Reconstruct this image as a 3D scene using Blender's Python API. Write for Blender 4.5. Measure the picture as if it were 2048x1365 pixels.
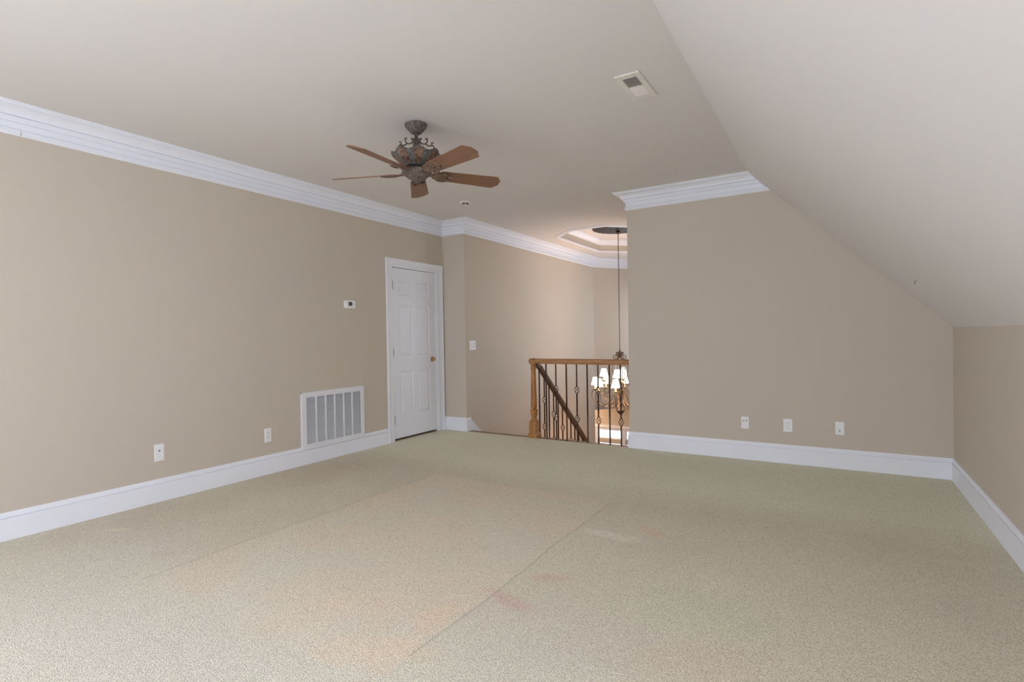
import bpy, bmesh, math, random
from mathutils import Vector, Matrix
random.seed(4)
PI = math.pi
sc = bpy.context.scene
for o in list(bpy.data.objects):
    bpy.data.objects.remove(o, do_unlink=True)
COL = sc.collection

# ---------------------------------------------------------------- camera
cd = bpy.data.cameras.new('camera')
cam = bpy.data.objects.new('camera', cd); COL.objects.link(cam)
cd.sensor_width = 36.0
cd.lens = 1060.3 / 2048 * 36.0
cd.clip_start = 0.05
cam.matrix_world = Matrix(((0.853212, 0.008277, 0.521498, 4.4029),
                           (0.521317, 0.017245, -0.853189, -5.4778),
                           (-0.016055, 0.999817, 0.010399, 1.22),
                           (0, 0, 0, 1)))
sc.camera = cam

# ---------------------------------------------------------------- light
WX_ = 5.2046
W = bpy.data.worlds.new('sky'); sc.world = W; W.use_nodes = True
bg = W.node_tree.nodes['Background']
bg.inputs['Color'].default_value = (0.80, 0.90, 1.0, 1)
bg.inputs['Strength'].default_value = 2.2

def area(name, loc, size, rot, power, col):
    l = bpy.data.lights.new(name, 'AREA'); l.shape = 'RECTANGLE'
    l.size, l.size_y = size; l.energy = power; l.color = col
    o = bpy.data.objects.new(name, l); COL.objects.link(o)
    o.location = loc; o.rotation_euler = rot
    return o
DAY = (0.795, 0.865, 1.08)
area('daylight_gable_window', (1.55, -10.02, 1.45), (1.3, 1.5), (PI/2, 0, PI), 70, DAY)
area('daylight_gable_window', (3.35, -10.02, 1.45), (1.3, 1.5), (PI/2, 0, PI), 70, DAY)
area('daylight_dormer_window', (WX_ - 0.02, -6.0, 1.45), (1.3, 1.3), (PI/2, 0, PI/2), 33, DAY)
area('daylight_side_fill', (0.02, -7.75, 1.4), (1.4, 1.4), (PI/2, 0, -PI/2), 78, DAY)  # unseen source, added to light the knee wall and slope
area('daylight_stair_window', (2.50, 2.5, 1.35), (1.6, 1.2), (PI/2, 0, PI/2), 2.6, DAY)
area('daylight_bay_fill', (1.435, 5.06, 1.35), (0.9, 1.5), (PI/2, 0, 0), 9, DAY)  # unseen source, added to brighten the landing carpet and far ceiling
area('daylight_entry', (0.6, 5.62, -1.6), (2.2, 1.9), (PI/2, 0, 0), 30, DAY)
sc.view_settings.view_transform = 'Standard'
sc.view_settings.look = 'None'
sc.view_settings.gamma = 1.0
sc.view_settings.use_curve_mapping = False
sc.view_settings.exposure = 0.78
sc.cycles.use_denoising = True
sc.cycles.max_bounces = 12
sc.cycles.diffuse_bounces = 8
sc.cycles.use_adaptive_sampling = True
sc.cycles.adaptive_threshold = 0.02
sc.cycles.sample_clamp_indirect = 6.0

# ---------------------------------------------------------------- materials
def srgb(r, g, b):
    f = lambda c: (c/255/12.92 if c/255 <= 0.04045 else ((c/255+0.055)/1.055)**2.4)
    return (f(r), f(g), f(b), 1)
def mat(name, col, rough=0.6, metal=0.0, noise=None, col2=None, bump=None, spec=0.5):
    m = bpy.data.materials.new(name); m.use_nodes = True
    nt = m.node_tree; b = nt.nodes['Principled BSDF']
    b.inputs['Base Color'].default_value = col
    b.inputs['Roughness'].default_value = rough
    b.inputs['Metallic'].default_value = metal
    b.inputs['Specular IOR Level'].default_value = spec
    if noise or bump:
        tc = nt.nodes.new('ShaderNodeTexCoord')
    if noise:
        n = nt.nodes.new('ShaderNodeTexNoise'); n.inputs['Scale'].default_value = noise
        n.inputs['Detail'].default_value = 4
        nt.links.new(tc.outputs['Object'], n.inputs['Vector'])
        mr = nt.nodes.new('ShaderNodeMapRange'); mr.inputs['From Min'].default_value = 0.36
        mr.inputs['From Max'].default_value = 0.64
        nt.links.new(n.outputs['Fac'], mr.inputs['Value'])
        mx = nt.nodes.new('ShaderNodeMix'); mx.data_type = 'RGBA'
        mx.inputs[6].default_value = col; mx.inputs[7].default_value = col2
        nt.links.new(mr.outputs[0], mx.inputs[0])
        nt.links.new(mx.outputs[2], b.inputs['Base Color'])
    if bump:
        n2 = nt.nodes.new('ShaderNodeTexNoise'); n2.inputs['Scale'].default_value = bump[0]
        n2.inputs['Detail'].default_value = 3
        nt.links.new(tc.outputs['Object'], n2.inputs['Vector'])
        bp = nt.nodes.new('ShaderNodeBump'); bp.inputs['Strength'].default_value = bump[1]
        bp.inputs['Distance'].default_value = bump[2]
        nt.links.new(n2.outputs['Fac'], bp.inputs['Height'])
        nt.links.new(bp.outputs[0], b.inputs['Normal'])
    return m

M = {}
M['wall'] = mat('tan_wall_paint', (0.61, 0.54, 0.45, 1), 0.75, noise=0.9, col2=(0.595, 0.53, 0.445, 1), bump=(220, 0.06, 0.002), spec=0.25)
M['ceil'] = mat('pale_beige_ceiling_paint', (0.765, 0.735, 0.71, 1), 0.9, noise=0.5, col2=(0.75, 0.725, 0.70, 1), spec=0.15)
M['trim'] = mat('white_trim_paint', (0.865, 0.89, 0.95, 1), 0.42, noise=2, col2=(0.855, 0.88, 0.94, 1), spec=0.45)
M['white'] = mat('white_plastic', (0.88, 0.88, 0.89, 1), 0.35, noise=30, col2=(0.86, 0.86, 0.87, 1))
M['grille'] = mat('white_enamelled_steel', (0.82, 0.83, 0.87, 1), 0.4, noise=20, col2=(0.80, 0.81, 0.85, 1))
M['detector'] = mat('aged_white_plastic', (0.80, 0.76, 0.70, 1), 0.5, noise=30, col2=(0.77, 0.73, 0.67, 1))
M['dark'] = mat('dark_cavity', (0.035, 0.033, 0.032, 1), 0.9, noise=20, col2=(0.05, 0.048, 0.045, 1))
M['filter'] = mat('grey_filter', (0.16, 0.16, 0.18, 1), 0.9, noise=60, col2=(0.12, 0.12, 0.14, 1))
M['slot'] = mat('black_slot', (0.02, 0.02, 0.02, 1), 0.6)
M['lcd'] = mat('grey_green_display', (0.05, 0.06, 0.06, 1), 0.2, noise=80, col2=(0.07, 0.085, 0.08, 1))
M['button'] = mat('grey_button', (0.25, 0.25, 0.29, 1), 0.5)
M['brass'] = mat('polished_brass', (0.62, 0.45, 0.23, 1), 0.28, 1.0, noise=40, col2=(0.5, 0.36, 0.18, 1))
M['hinge'] = mat('dull_steel_hinge', (0.22, 0.22, 0.21, 1), 0.4, 0.9, noise=40, col2=(0.15, 0.15, 0.14, 1))
M['iron'] = mat('dark_bronze_iron', (0.075, 0.045, 0.032, 1), 0.45, 0.5, noise=60, col2=(0.11, 0.07, 0.05, 1))
M['antique'] = mat('antique_bronze', (0.10, 0.075, 0.055, 1), 0.45, 0.5, noise=40, col2=(0.19, 0.15, 0.11, 1))
M['plum'] = mat('worn_plum_bronze', (0.085, 0.062, 0.05, 1), 0.55, 0.2, noise=55, col2=(0.20, 0.165, 0.14, 1), bump=(70, 0.6, 0.004))
M['rust'] = mat('rust_brown_bronze', (0.10, 0.052, 0.032, 1), 0.5, 0.3, noise=42, col2=(0.26, 0.165, 0.115, 1), bump=(60, 0.5, 0.004))
M['verd'] = mat('verdigris_metal', (0.085, 0.083, 0.075, 1), 0.55, 0.2, noise=70, col2=(0.19, 0.19, 0.175, 1), bump=(90, 0.5, 0.003))
M['black'] = mat('black_motor', (0.012, 0.012, 0.012, 1), 0.5)
M['medal'] = mat('dark_metal_relief', (0.014, 0.011, 0.013, 1), 0.45, 0.3, noise=28, col2=(0.06, 0.055, 0.062, 1), bump=(45, 1.0, 0.01))
M['crystal'] = mat('pale_crystal', (0.85, 0.80, 0.72, 1), 0.15, noise=40, col2=(0.7, 0.64, 0.55, 1))
M['candle'] = mat('cream_candle_sleeve', (0.75, 0.62, 0.45, 1), 0.5)
M['drywall_dark'] = mat('brown_underlay', (0.16, 0.11, 0.08, 1), 0.8, noise=30, col2=(0.22, 0.15, 0.11, 1))

def wood_mat(name, a, b, scale, axis, rough=0.35):
    m = bpy.data.materials.new(name); m.use_nodes = True
    nt = m.node_tree; p = nt.nodes['Principled BSDF']; p.inputs['Roughness'].default_value = rough
    tc = nt.nodes.new('ShaderNodeTexCoord'); mp = nt.nodes.new('ShaderNodeMapping')
    s = [scale*9, scale*9, scale*9]; s[axis] = scale
    mp.inputs['Scale'].default_value = s
    n = nt.nodes.new('ShaderNodeTexNoise'); n.inputs['Scale'].default_value = 3; n.inputs['Detail'].default_value = 6
    n.inputs['Distortion'].default_value = 0.6
    cr = nt.nodes.new('ShaderNodeValToRGB')
    cr.color_ramp.elements[0].position = 0.35; cr.color_ramp.elements[0].color = a
    cr.color_ramp.elements[1].position = 0.65; cr.color_ramp.elements[1].color = b
    nt.links.new(tc.outputs['Object'], mp.inputs[0]); nt.links.new(mp.outputs[0], n.inputs['Vector'])
    nt.links.new(n.outputs['Fac'], cr.inputs[0]); nt.links.new(cr.outputs[0], p.inputs['Base Color'])
    return m
M['oakx'] = wood_mat('oak_rail', (0.33, 0.15, 0.06, 1), (0.52, 0.27, 0.12, 1), 1.6, 0)
M['oakz'] = wood_mat('oak_post', (0.31, 0.125, 0.03, 1), (0.50, 0.24, 0.075, 1), 1.6, 2, 0.5)
M['oaky'] = wood_mat('oak_stair_rail', (0.13, 0.065, 0.038, 1), (0.22, 0.12, 0.07, 1), 1.6, 1)
M['blade'] = wood_mat('brown_wood_blade', (0.20, 0.098, 0.052, 1), (0.255, 0.128, 0.068, 1), 1.2, 0, 0.45)
M['nosing'] = wood_mat('brown_wood_nosing', (0.17, 0.10, 0.06, 1), (0.27, 0.17, 0.105, 1), 1.5, 0)
M['woodfloor'] = wood_mat('brown_wood_floor', (0.22, 0.11, 0.055, 1), (0.32, 0.18, 0.09, 1), 1.0, 0)

def shade_mat():
    m = bpy.data.materials.new('glowing_pleated_shade'); m.use_nodes = True
    nt = m.node_tree; p = nt.nodes['Principled BSDF']
    p.inputs['Base Color'].default_value = (0.9, 0.84, 0.74, 1); p.inputs['Roughness'].default_value = 0.8
    p.inputs['Emission Color'].default_value = (1.0, 0.86, 0.70, 1)
    tc = nt.nodes.new('ShaderNodeTexCoord'); n = nt.nodes.new('ShaderNodeTexNoise'); n.inputs['Scale'].default_value = 30
    mr = nt.nodes.new('ShaderNodeMapRange'); mr.inputs['To Min'].default_value = 1.1; mr.inputs['To Max'].default_value = 1.7
    nt.links.new(tc.outputs['Object'], n.inputs['Vector']); nt.links.new(n.outputs['Fac'], mr.inputs['Value'])
    nt.links.new(mr.outputs[0], p.inputs['Emission Strength'])
    return m
M['shade'] = shade_mat()

def glass_mat():
    m = bpy.data.materials.new('window_glass'); m.use_nodes = True
    nt = m.node_tree; nt.nodes.clear()
    o = nt.nodes.new('ShaderNodeOutputMaterial'); mx = nt.nodes.new('ShaderNodeMixShader')
    t = nt.nodes.new('ShaderNodeBsdfTransparent'); g = nt.nodes.new('ShaderNodeBsdfGlossy')
    t.inputs[0].default_value = (0.96, 0.97, 0.98, 1); g.inputs['Roughness'].default_value = 0.02
    mx.inputs[0].default_value = 0.06
    nt.links.new(t.outputs[0], mx.inputs[1]); nt.links.new(g.outputs[0], mx.inputs[2]); nt.links.new(mx.outputs[0], o.inputs[0])
    return m
M['glass'] = glass_mat()

def carpet_mat():
    m = bpy.data.materials.new('worn_cut_pile_carpet'); m.use_nodes = True
    nt = m.node_tree; N = nt.nodes; L = nt.links; b = N['Principled BSDF']
    b.inputs['Roughness'].default_value = 0.95; b.inputs['Specular IOR Level'].default_value = 0.1
    tc = N.new('ShaderNodeTexCoord'); P = tc.outputs['Object']
    sep = N.new('ShaderNodeSeparateXYZ'); L.new(P, sep.inputs[0])
    def math_(op, a, c=None, clamp=False):
        n = N.new('ShaderNodeMath'); n.operation = op; n.use_clamp = clamp
        for i, v in enumerate((a, c)):
            if v is None: continue
            if isinstance(v, (int, float)): n.inputs[i].default_value = v
            else: L.new(v, n.inputs[i])
        return n.outputs[0]
    def noise(scale, detail=3, seed=0.0):
        n = N.new('ShaderNodeTexNoise'); n.inputs['Scale'].default_value = scale; n.inputs['Detail'].default_value = detail
        mp = N.new('ShaderNodeMapping'); mp.inputs['Location'].default_value = (seed, seed*1.7, 0)
        L.new(P, mp.inputs[0]); L.new(mp.outputs[0], n.inputs['Vector']); return n.outputs['Fac']
    def rng(v, a, c, lo=0.0, hi=1.0, smooth=True):
        n = N.new('ShaderNodeMapRange'); n.interpolation_type = 'SMOOTHSTEP' if smooth else 'LINEAR'
        for k, x in zip(('From Min', 'From Max', 'To Min', 'To Max'), (a, c, lo, hi)): n.inputs[k].default_value = x
        L.new(v, n.inputs['Value']); return n.outputs[0]
    def mix(f, a, c):
        n = N.new('ShaderNodeMix'); n.data_type = 'RGBA'
        if isinstance(f, (int, float)): n.inputs[0].default_value = f
        else: L.new(f, n.inputs[0])
        for i, v in ((6, a), (7, c)):
            if isinstance(v, tuple): n.inputs[i].default_value = v
            else: L.new(v, n.inputs[i])
        return n.outputs[2]
    X, Y = sep.outputs[0], sep.outputs[1]
    wob = math_('MULTIPLY', math_('SUBTRACT', noise(1.6, 4, 3), 0.5), 0.22)
    base = mix(rng(noise(0.55, 3, 11), 0.4, 0.6), (0.47, 0.435, 0.335, 1), (0.455, 0.415, 0.34, 1))
    base = mix(math_('MULTIPLY', rng(noise(1.3, 4, 21), 0.45, 0.65), 0.5), base, (0.49, 0.45, 0.355, 1))
    soil = math_('MULTIPLY', rng(X, 0.4, 2.4, 1, 0), rng(math_('ADD', Y, wob), -4.5, -4.1))
    base = mix(math_('MULTIPLY', math_('MULTIPLY', soil, rng(noise(0.9, 4, 31), 0.38, 0.6)), 0.75), base, (0.44, 0.385, 0.30, 1))
    base = mix(math_('MULTIPLY', rng(math_('ADD', Y, wob), -4.3, -3.5, 1, 0), 0.35), base, (0.49, 0.475, 0.42, 1))  # greyer towards the near end: window light put into the carpet colour
    # faded rectangle where a rug lay
    xa = rng(math_('ADD', X, wob), 1.30, 1.42); xb = rng(math_('ADD', X, math_('MULTIPLY', wob, 0.25)), 2.985, 3.02, 1, 0)
    ya = rng(math_('ADD', Y, wob), -4.25, -4.05); yb = rng(math_('ADD', Y, math_('MULTIPLY', wob, .5)), -1.87, -1.79, 1, 0)
    rect = math_('MULTIPLY', math_('MULTIPLY', xa, xb), math_('MULTIPLY', ya, yb))
    rectc = mix(rng(noise(2.1, 4, 7), 0.42, 0.62), (0.525, 0.445, 0.345, 1), (0.50, 0.46, 0.385, 1))
    base = mix(math_('MULTIPLY', rect, 0.62), base, rectc)
    base = mix(rng(math_('ADD', Y, wob), -1.9, -1.2, 0, 0.75), base, (0.56, 0.55, 0.44, 1))  # paler worn pile by the landing, colour also lifted in place of light
    def blob(cx, cy, rx, ry, ang, col, amt, base):
        mp = N.new('ShaderNodeMapping'); mp.vector_type = 'TEXTURE'
        mp.inputs['Location'].default_value = (cx, cy, 0); mp.inputs['Rotation'].default_value = (0, 0, math.radians(ang))
        mp.inputs['Scale'].default_value = (rx, ry, 1)
        L.new(P, mp.inputs[0])
        ln = N.new('ShaderNodeVectorMath'); ln.operation = 'LENGTH'; L.new(mp.outputs[0], ln.inputs[0])
        d = math_('ADD', ln.outputs['Value'], math_('MULTIPLY', math_('SUBTRACT', noise(9, 3, cx), 0.5), 1.1))
        return mix(math_('MULTIPLY', rng(d, 0.35, 1.1, 1, 0), amt), base, col)
    pink = (0.46, 0.30, 0.27, 1)
    base = blob(3.12, -3.43, 0.19, 0.06, -12, pink, 0.55, base)
    base = blob(3.17, -3.13, 0.14, 0.06, 30, pink, 0.40, base)
    base = blob(3.42, -2.27, 0.15, 0.08, -35, (0.52, 0.37, 0.27, 1), 0.45, base)
    base = blob(3.24, -2.45, 0.24, 0.07, -5, (0.60, 0.57, 0.49, 1), 0.5, base)
    base = blob(2.85, -4.02, 0.35, 0.14, 20, (0.57, 0.44, 0.31, 1), 0.40, base)
    base = blob(2.55, -3.80, 0.30, 0.16, 20, (0.56, 0.44, 0.32, 1), 0.32, base)
    base = blob(2.9, -3.7, 0.10, 0.16, 0, (0.57, 0.42, 0.29, 1), 0.4, base)
    base = blob(1.10, -3.94, 0.10, 0.05, 30, (0.40, 0.36, 0.28, 1), 0.4, base)
    base = blob(0.42, -3.90, 0.12, 0.03, 30, (0.56, 0.51, 0.40, 1), 0.6, base)
    base = blob(3.95, -3.45, 0.35, 0.18, 30, (0.47, 0.40, 0.29, 1), 0.5, base)
    base = blob(3.9, -3.1, 0.4, 0.25, 10, (0.43, 0.42, 0.30, 1), 0.5, base)
    # seam lines of the carpet
    def line(v, at, wd, lim, a, c, amt, base):
        dd = math_('ABSOLUTE', math_('SUBTRACT', math_('ADD', v, math_('MULTIPLY', wob, 0.25)), at))
        k = math_('MULTIPLY', rng(dd, 0.0, wd, 1, 0), math_('MULTIPLY', rng(lim, a, a+0.05), rng(lim, c-0.3, c, 1, 0)))
        return mix(math_('MULTIPLY', k, amt), base, (0.24, 0.21, 0.165, 1))
    base = line(X, 3.005, 0.010, Y, -4.0, -1.7, 0.42, base)
    base = line(X, 1.345, 0.022, Y, -4.2, -1.7, 0.22, base)
    base = line(Y, -1.83, 0.012, X, 1.35, 2.4, 0.25, base)
    # tufts
    fine = noise(210, 2); vor = N.new('ShaderNodeTexVoronoi'); vor.inputs['Scale'].default_value = 200; L.new(P, vor.inputs['Vector'])
    tuft = math_('MULTIPLY', rng(vor.outputs['Distance'], 0.25, 0.75, 1, 0.0), rng(fine, 0.3, 0.65, 0.55, 1))
    shade = rng(tuft, 0, 1, 1.05, 1.62, False)
    sc_ = N.new('ShaderNodeVectorMath'); sc_.operation = 'SCALE'
    gn = N.new('ShaderNodeVectorMath'); gn.operation = 'MULTIPLY'; gn.inputs[1].default_value = (1.16, 1.17, 1.16)
    L.new(base, gn.inputs[0]); L.new(gn.outputs[0], sc_.inputs[0]); L.new(shade, sc_.inputs['Scale'])
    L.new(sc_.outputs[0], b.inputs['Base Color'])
    bp = N.new('ShaderNodeBump'); bp.inputs['Strength'].default_value = 0.5; bp.inputs['Distance'].default_value = 0.006
    L.new(tuft, bp.inputs['Height']); L.new(bp.outputs[0], b.inputs['Normal'])
    return m
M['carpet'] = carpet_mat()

# ---------------------------------------------------------------- helpers
def props(o, label=None, cat=None, group=None, kind=None):
    if label: o['label'] = label
    if cat: o['category'] = cat
    if group: o['group'] = group
    if kind: o['kind'] = kind
    return o
def link(name, me, mats, parent=None, smooth=False):
    for m in (mats if isinstance(mats, (list, tuple)) else [mats]): me.materials.append(m)
    if smooth:
        for p in me.polygons: p.use_smooth = True
    o = bpy.data.objects.new(name, me); COL.objects.link(o)
    if parent: o.parent = parent
    return o
def build(name, bm, mats, parent=None, smooth=False, fix=True, auto=None):
    if fix: bmesh.ops.recalc_face_normals(bm, faces=bm.faces)
    me = bpy.data.meshes.new(name); bm.to_mesh(me); bm.free()
    o = link(name, me, mats, parent, smooth or auto is not None)
    if auto is not None:
        me.set_sharp_from_angle(angle=math.radians(auto))
    return o
def empty(name, loc=(0, 0, 0), rot=(0, 0, 0), **k):
    o = bpy.data.objects.new(name, None); COL.objects.link(o); o.location = loc; o.rotation_euler = rot
    o.empty_display_size = 0.1
    return props(o, **k)
def box(bm, a, b, bevel=0.0, mi=0):
    x0, y0, z0 = a; x1, y1, z1 = b
    vs = [bm.verts.new(v) for v in ((x0, y0, z0), (x1, y0, z0), (x1, y1, z0), (x0, y1, z0), (x0, y0, z1), (x1, y0, z1), (x1, y1, z1), (x0, y1, z1))]
    fs = [bm.faces.new([vs[i] for i in f]) for f in ((0, 3, 2, 1), (4, 5, 6, 7), (0, 1, 5, 4), (1, 2, 6, 5), (2, 3, 7, 6), (3, 0, 4, 7))]
    for f in fs: f.material_index = mi
    if bevel:
        es = set()
        for f in fs: es.update(f.edges)
        bmesh.ops.bevel(bm, geom=list(es), offset=bevel, segments=2, affect='EDGES', profile=0.5)
    return fs
def lathe(bm, prof, seg=32, c=(0, 0, 0), mi=0, cap=True, fr=None):
    rings = []
    for r, z in prof:
        ring = []
        for i in range(seg):
            a = 2*PI*i/seg; rr = r * (fr(a, z) if fr else 1)
            ring.append(bm.verts.new((c[0]+rr*math.cos(a), c[1]+rr*math.sin(a), c[2]+z)))
        rings.append(ring)
    for k in range(len(rings)-1):
        for i in range(seg):
            f = bm.faces.new((rings[k][i], rings[k][(i+1) % seg], rings[k+1][(i+1) % seg], rings[k+1][i])); f.material_index = mi
    if cap:
        for ring in (rings[0], rings[-1]):
            f = bm.faces.new(ring); f.material_index = mi
def tube(bm, pts, r, seg=8, mi=0, closed=False):
    pts = [Vector(p) for p in pts]; n = len(pts)
    rad = r if isinstance(r, (list, tuple)) else [r]*n
    prev = None; rings = []
    for i, p in enumerate(pts):
        if closed: t = (pts[(i+1) % n]-pts[i-1]).normalized()
        else: t = (pts[min(i+1, n-1)]-pts[max(i-1, 0)]).normalized()
        if prev is None:
            up = Vector((0, 0, 1)) if abs(t.z) < 0.9 else Vector((1, 0, 0))
            u = t.cross(up).normalized()
        else:
            u = (prev - t*prev.dot(t)).normalized()
        prev = u; v = t.cross(u)
        rings.append([bm.verts.new(p + (u*math.cos(2*PI*j/seg)+v*math.sin(2*PI*j/seg))*rad[i]) for j in range(seg)])
    m = n if closed else n-1
    for i in range(m):
        A, B = rings[i], rings[(i+1) % n]
        for j in range(seg):
            f = bm.faces.new((A[j], A[(j+1) % seg], B[(j+1) % seg], B[j])); f.material_index = mi
    if not closed:
        bm.faces.new(rings[0]).material_index = mi; bm.faces.new(rings[-1]).material_index = mi
def spline(ctrl, n=8):
    ctrl = [Vector(c) for c in ctrl]; out = []
    P = [ctrl[0]*2-ctrl[1]] + ctrl + [ctrl[-1]*2-ctrl[-2]]
    for i in range(1, len(P)-2):
        for k in range(n):
            t = k/n; a, b, c, d = P[i-1], P[i], P[i+1], P[i+2]
            out.append(0.5*((2*b)+(c-a)*t+(2*a-5*b+4*c-d)*t*t+(3*b-a-3*c+d)*t**3))
    out.append(ctrl[-1]); return out
def prism(bm, poly, axis, a, b, mi=0):
    """poly: 2D points in the two other axes, extruded from a to b along axis"""
    def P(p, t):
        if axis == 2: return (p[0], p[1], t)
        if axis == 1: return (p[0], t, p[1])
        return (t, p[0], p[1])
    A = [bm.verts.new(P(p, a)) for p in poly]; B = [bm.verts.new(P(p, b)) for p in poly]
    n = len(poly); fs = [bm.faces.new(A), bm.faces.new(list(reversed(B)))]
    for i in range(n): fs.append(bm.faces.new((A[i], B[i], B[(i+1) % n], A[(i+1) % n])))
    for f in fs: f.material_index = mi
def struct(name, bm, m, **k):
    o = build(name, bm, m, **k); o['kind'] = 'structure'; return o
def run(path, prof, z0, names, m, closed=False, rmat=None):
    """moulding swept along each leg of the path with mitred joints; room lies to the right of the path"""
    n = len(path); V = [Vector(p) for p in path]; segs = n if closed else n-1
    nr = []
    for i in range(segs):
        d = (V[(i+1) % n]-V[i]).normalized(); nr.append(Vector((d.y, -d.x)))
    def mit(i):
        if closed: a, b = nr[i-1], nr[i % n]
        elif i == 0: a = b = nr[0]
        elif i == n-1: a = b = nr[-1]
        else: a, b = nr[i-1], nr[i]
        return (a+b)/(1+a.dot(b))
    out = []
    for i in range(segs):
        nm = names[i] if isinstance(names, (list, tuple)) else names
        if nm is None: continue
        bm = bmesh.new(); ends = []
        for j in (i, (i+1) % n):
            mm = mit(j); ends.append([bm.verts.new((V[j].x+mm.x*o, V[j].y+mm.y*o, z0+z)) for o, z in prof])
        A, B = ends; k = len(prof)
        for q in range(k): bm.faces.new((A[q], A[(q+1) % k], B[(q+1) % k], B[q]))
        bm.faces.new(A); bm.faces.new(B)
        out.append((nm, bm))
    return out

# ---------------------------------------------------------------- dimensions
H = 2.71; WX = 5.2046; ZK = 1.2326; XS = 3.715; YR = -10.0
XE = 2.513; XD = 0.357; YH = 4.218; ZL = -2.9
BAY = [(XD, YH), (0.93, 5.08), (1.94, 5.08), (XE, YH)]

# floor
bm = bmesh.new(); box(bm, (-0.02, YR-0.02, -0.30), (WX+0.02, 0.0, 0.0))
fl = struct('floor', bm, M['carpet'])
bm = bmesh.new(); box(bm, (-1.3, -0.1, ZL-0.1), (4.3, 5.6, ZL)); struct('floor_entry', bm, M['woodfloor'])

# left wall with its door opening
DY0, DY1, DZ = -0.932, -0.148, 2.045
bm = bmesh.new()
box(bm, (-0.12, YR-0.12, -0.3), (0, -8.5, H)); box(bm, (-0.12, -7.0, -0.3), (0, DY0, H)); box(bm, (-0.12, -8.5, -0.3), (0, -7.0, 0.65)); box(bm, (-0.12, -8.5, 2.15), (0, -7.0, H)); box(bm, (-0.12, DY1, -0.3), (0, 0.12, H)); box(bm, (-0.12, DY0, DZ), (0, DY1, H))
struct('wall_left', bm, M['wall'])
bm = bmesh.new()
box(bm, (-0.9, -1.3, -0.05), (-0.85, 0.1, 2.5)); box(bm, (-0.9, -1.35, -0.05), (-0.12, -1.3, 2.5)); box(bm, (-0.9, 0.05, -0.05), (-0.12, 0.1, 2.5))
box(bm, (-0.9, -1.3, 2.45), (-0.12, 0.1, 2.5)); box(bm, (-0.9, -1.3, -0.1), (-0.12, 0.1, -0.02))
struct('wall_closet', bm, M['wall'])
# short wall, hall wall, bay walls
bm = bmesh.new(); box(bm, (0.0, 0.0, -0.3), (XD, 0.12, H)); struct('wall_left_return', bm, M['wall'])
bm = bmesh.new(); box(bm, (XD-0.14, 0.12, ZL), (XD, YH, H)); struct('wall_stair_left', bm, M['wall'])
def wallseg(name, p, q, t, z0, z1, m):
    d = (Vector(q)-Vector(p)).normalized(); nn = Vector((-d.y, d.x))*t
    bm = bmesh.new(); prism(bm, [p, q, (q[0]+nn.x, q[1]+nn.y), (p[0]+nn.x, p[1]+nn.y)], 2, z0, z1)
    return struct(name, bm, m)
wallseg('wall_bay_left', BAY[0], BAY[1], 0.1, -0.27, H, M['wall'])
bm = bmesh.new()
box(bm, (0.93, 5.08, -0.27), (1.94, 5.18, 0.6)); box(bm, (0.93, 5.08, 2.1), (1.94, 5.18, H)); box(bm, (0.93, 5.08, 0.6), (0.985, 5.18, 2.1)); box(bm, (1.885, 5.08, 0.6), (1.94, 5.18, 2.1))
struct('wall_bay_front', bm, M['wall'])
wallseg('wall_bay_right', BAY[2], BAY[3], 0.1, -0.27, H, M['wall'])
# partition on the right of the stairs and right part of the back wall
bm = bmesh.new(); prism(bm, [(XE, -0.3), (WX, -0.3), (WX, ZK), (XS, H), (XE, H)], 1, 0.0, 0.12); struct('wall_back', bm, M['wall'])
bm = bmesh.new(); box(bm, (XE, 0.12, ZL), (XE+0.12, 1.6, H)); box(bm, (XE, 3.4, ZL), (XE+0.12, YH, H)); box(bm, (XE, 1.6, ZL), (XE+0.12, 3.4, 0.7)); box(bm, (XE, 1.6, 2.0), (XE+0.12, 3.4, H)); struct('wall_stair_right', bm, M['wall'])
bm = bmesh.new(); box(bm, (WX, YR-0.12, -0.3), (WX+0.12, -6.70, ZK)); box(bm, (WX, -5.30, -0.3), (WX+0.12, 0.12, ZK))
box(bm, (WX, -6.70, -0.3), (WX+0.12, -5.30, 0.75)); box(bm, (WX, -6.70, 2.10), (WX+0.12, -5.30, 2.25)); struct('wall_right', bm, M['wall'])
# below the landing
bm = bmesh.new(); box(bm, (XD, 0.0, ZL), (XE, 0.09, -0.04)); struct('wall_under_landing', bm, M['wall'])
# entry below
SOF = [(-1.2, YH), (XD, YH), (0.93, 5.08), (1.94, 5.08), (XE, YH), (4.2, YH), (4.2, 5.4), (-1.2, 5.4)]
bm = bmesh.new(); prism(bm, SOF, 2, -0.27, -0.17); struct('ceiling_entry', bm, M['ceil'])
bm = bmesh.new(); box(bm, (-1.2, YH-0.12, ZL), (XD-0.14, YH, -0.17)); box(bm, (-1.32, YH-0.12, ZL), (-1.2, 5.4, -0.17))
struct('wall_entry_left', bm, M['wall'])
bm = bmesh.new(); box(bm, (XE+0.12, YH-0.12, ZL), (4.2, YH, -0.17)); box(bm, (4.2, YH-0.12, ZL), (4.32, 5.4, -0.17))
struct('wall_entry_right', bm, M['wall'])

bm = bmesh.new(); lathe(bm, [(0.13, -0.0), (0.13, -0.02), (0.12, -0.05), (0.08, -0.085), (0.01, -0.1)], 24, (-0.35, 4.75, -0.271)); o = struct('entry_fill_dome', bm, M['shade'], auto=40)  # unseen dome lamp added to warm and brighten the entry wall
l = bpy.data.lights.new('entry_fill_bulb', 'POINT'); l.energy = 8; l.color = (1.0, 0.66, 0.42); l.shadow_soft_size = 0.05
lo = bpy.data.objects.new('entry_fill_bulb', l); COL.objects.link(lo); lo.location = (-0.35, 4.75, -0.44)
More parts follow.
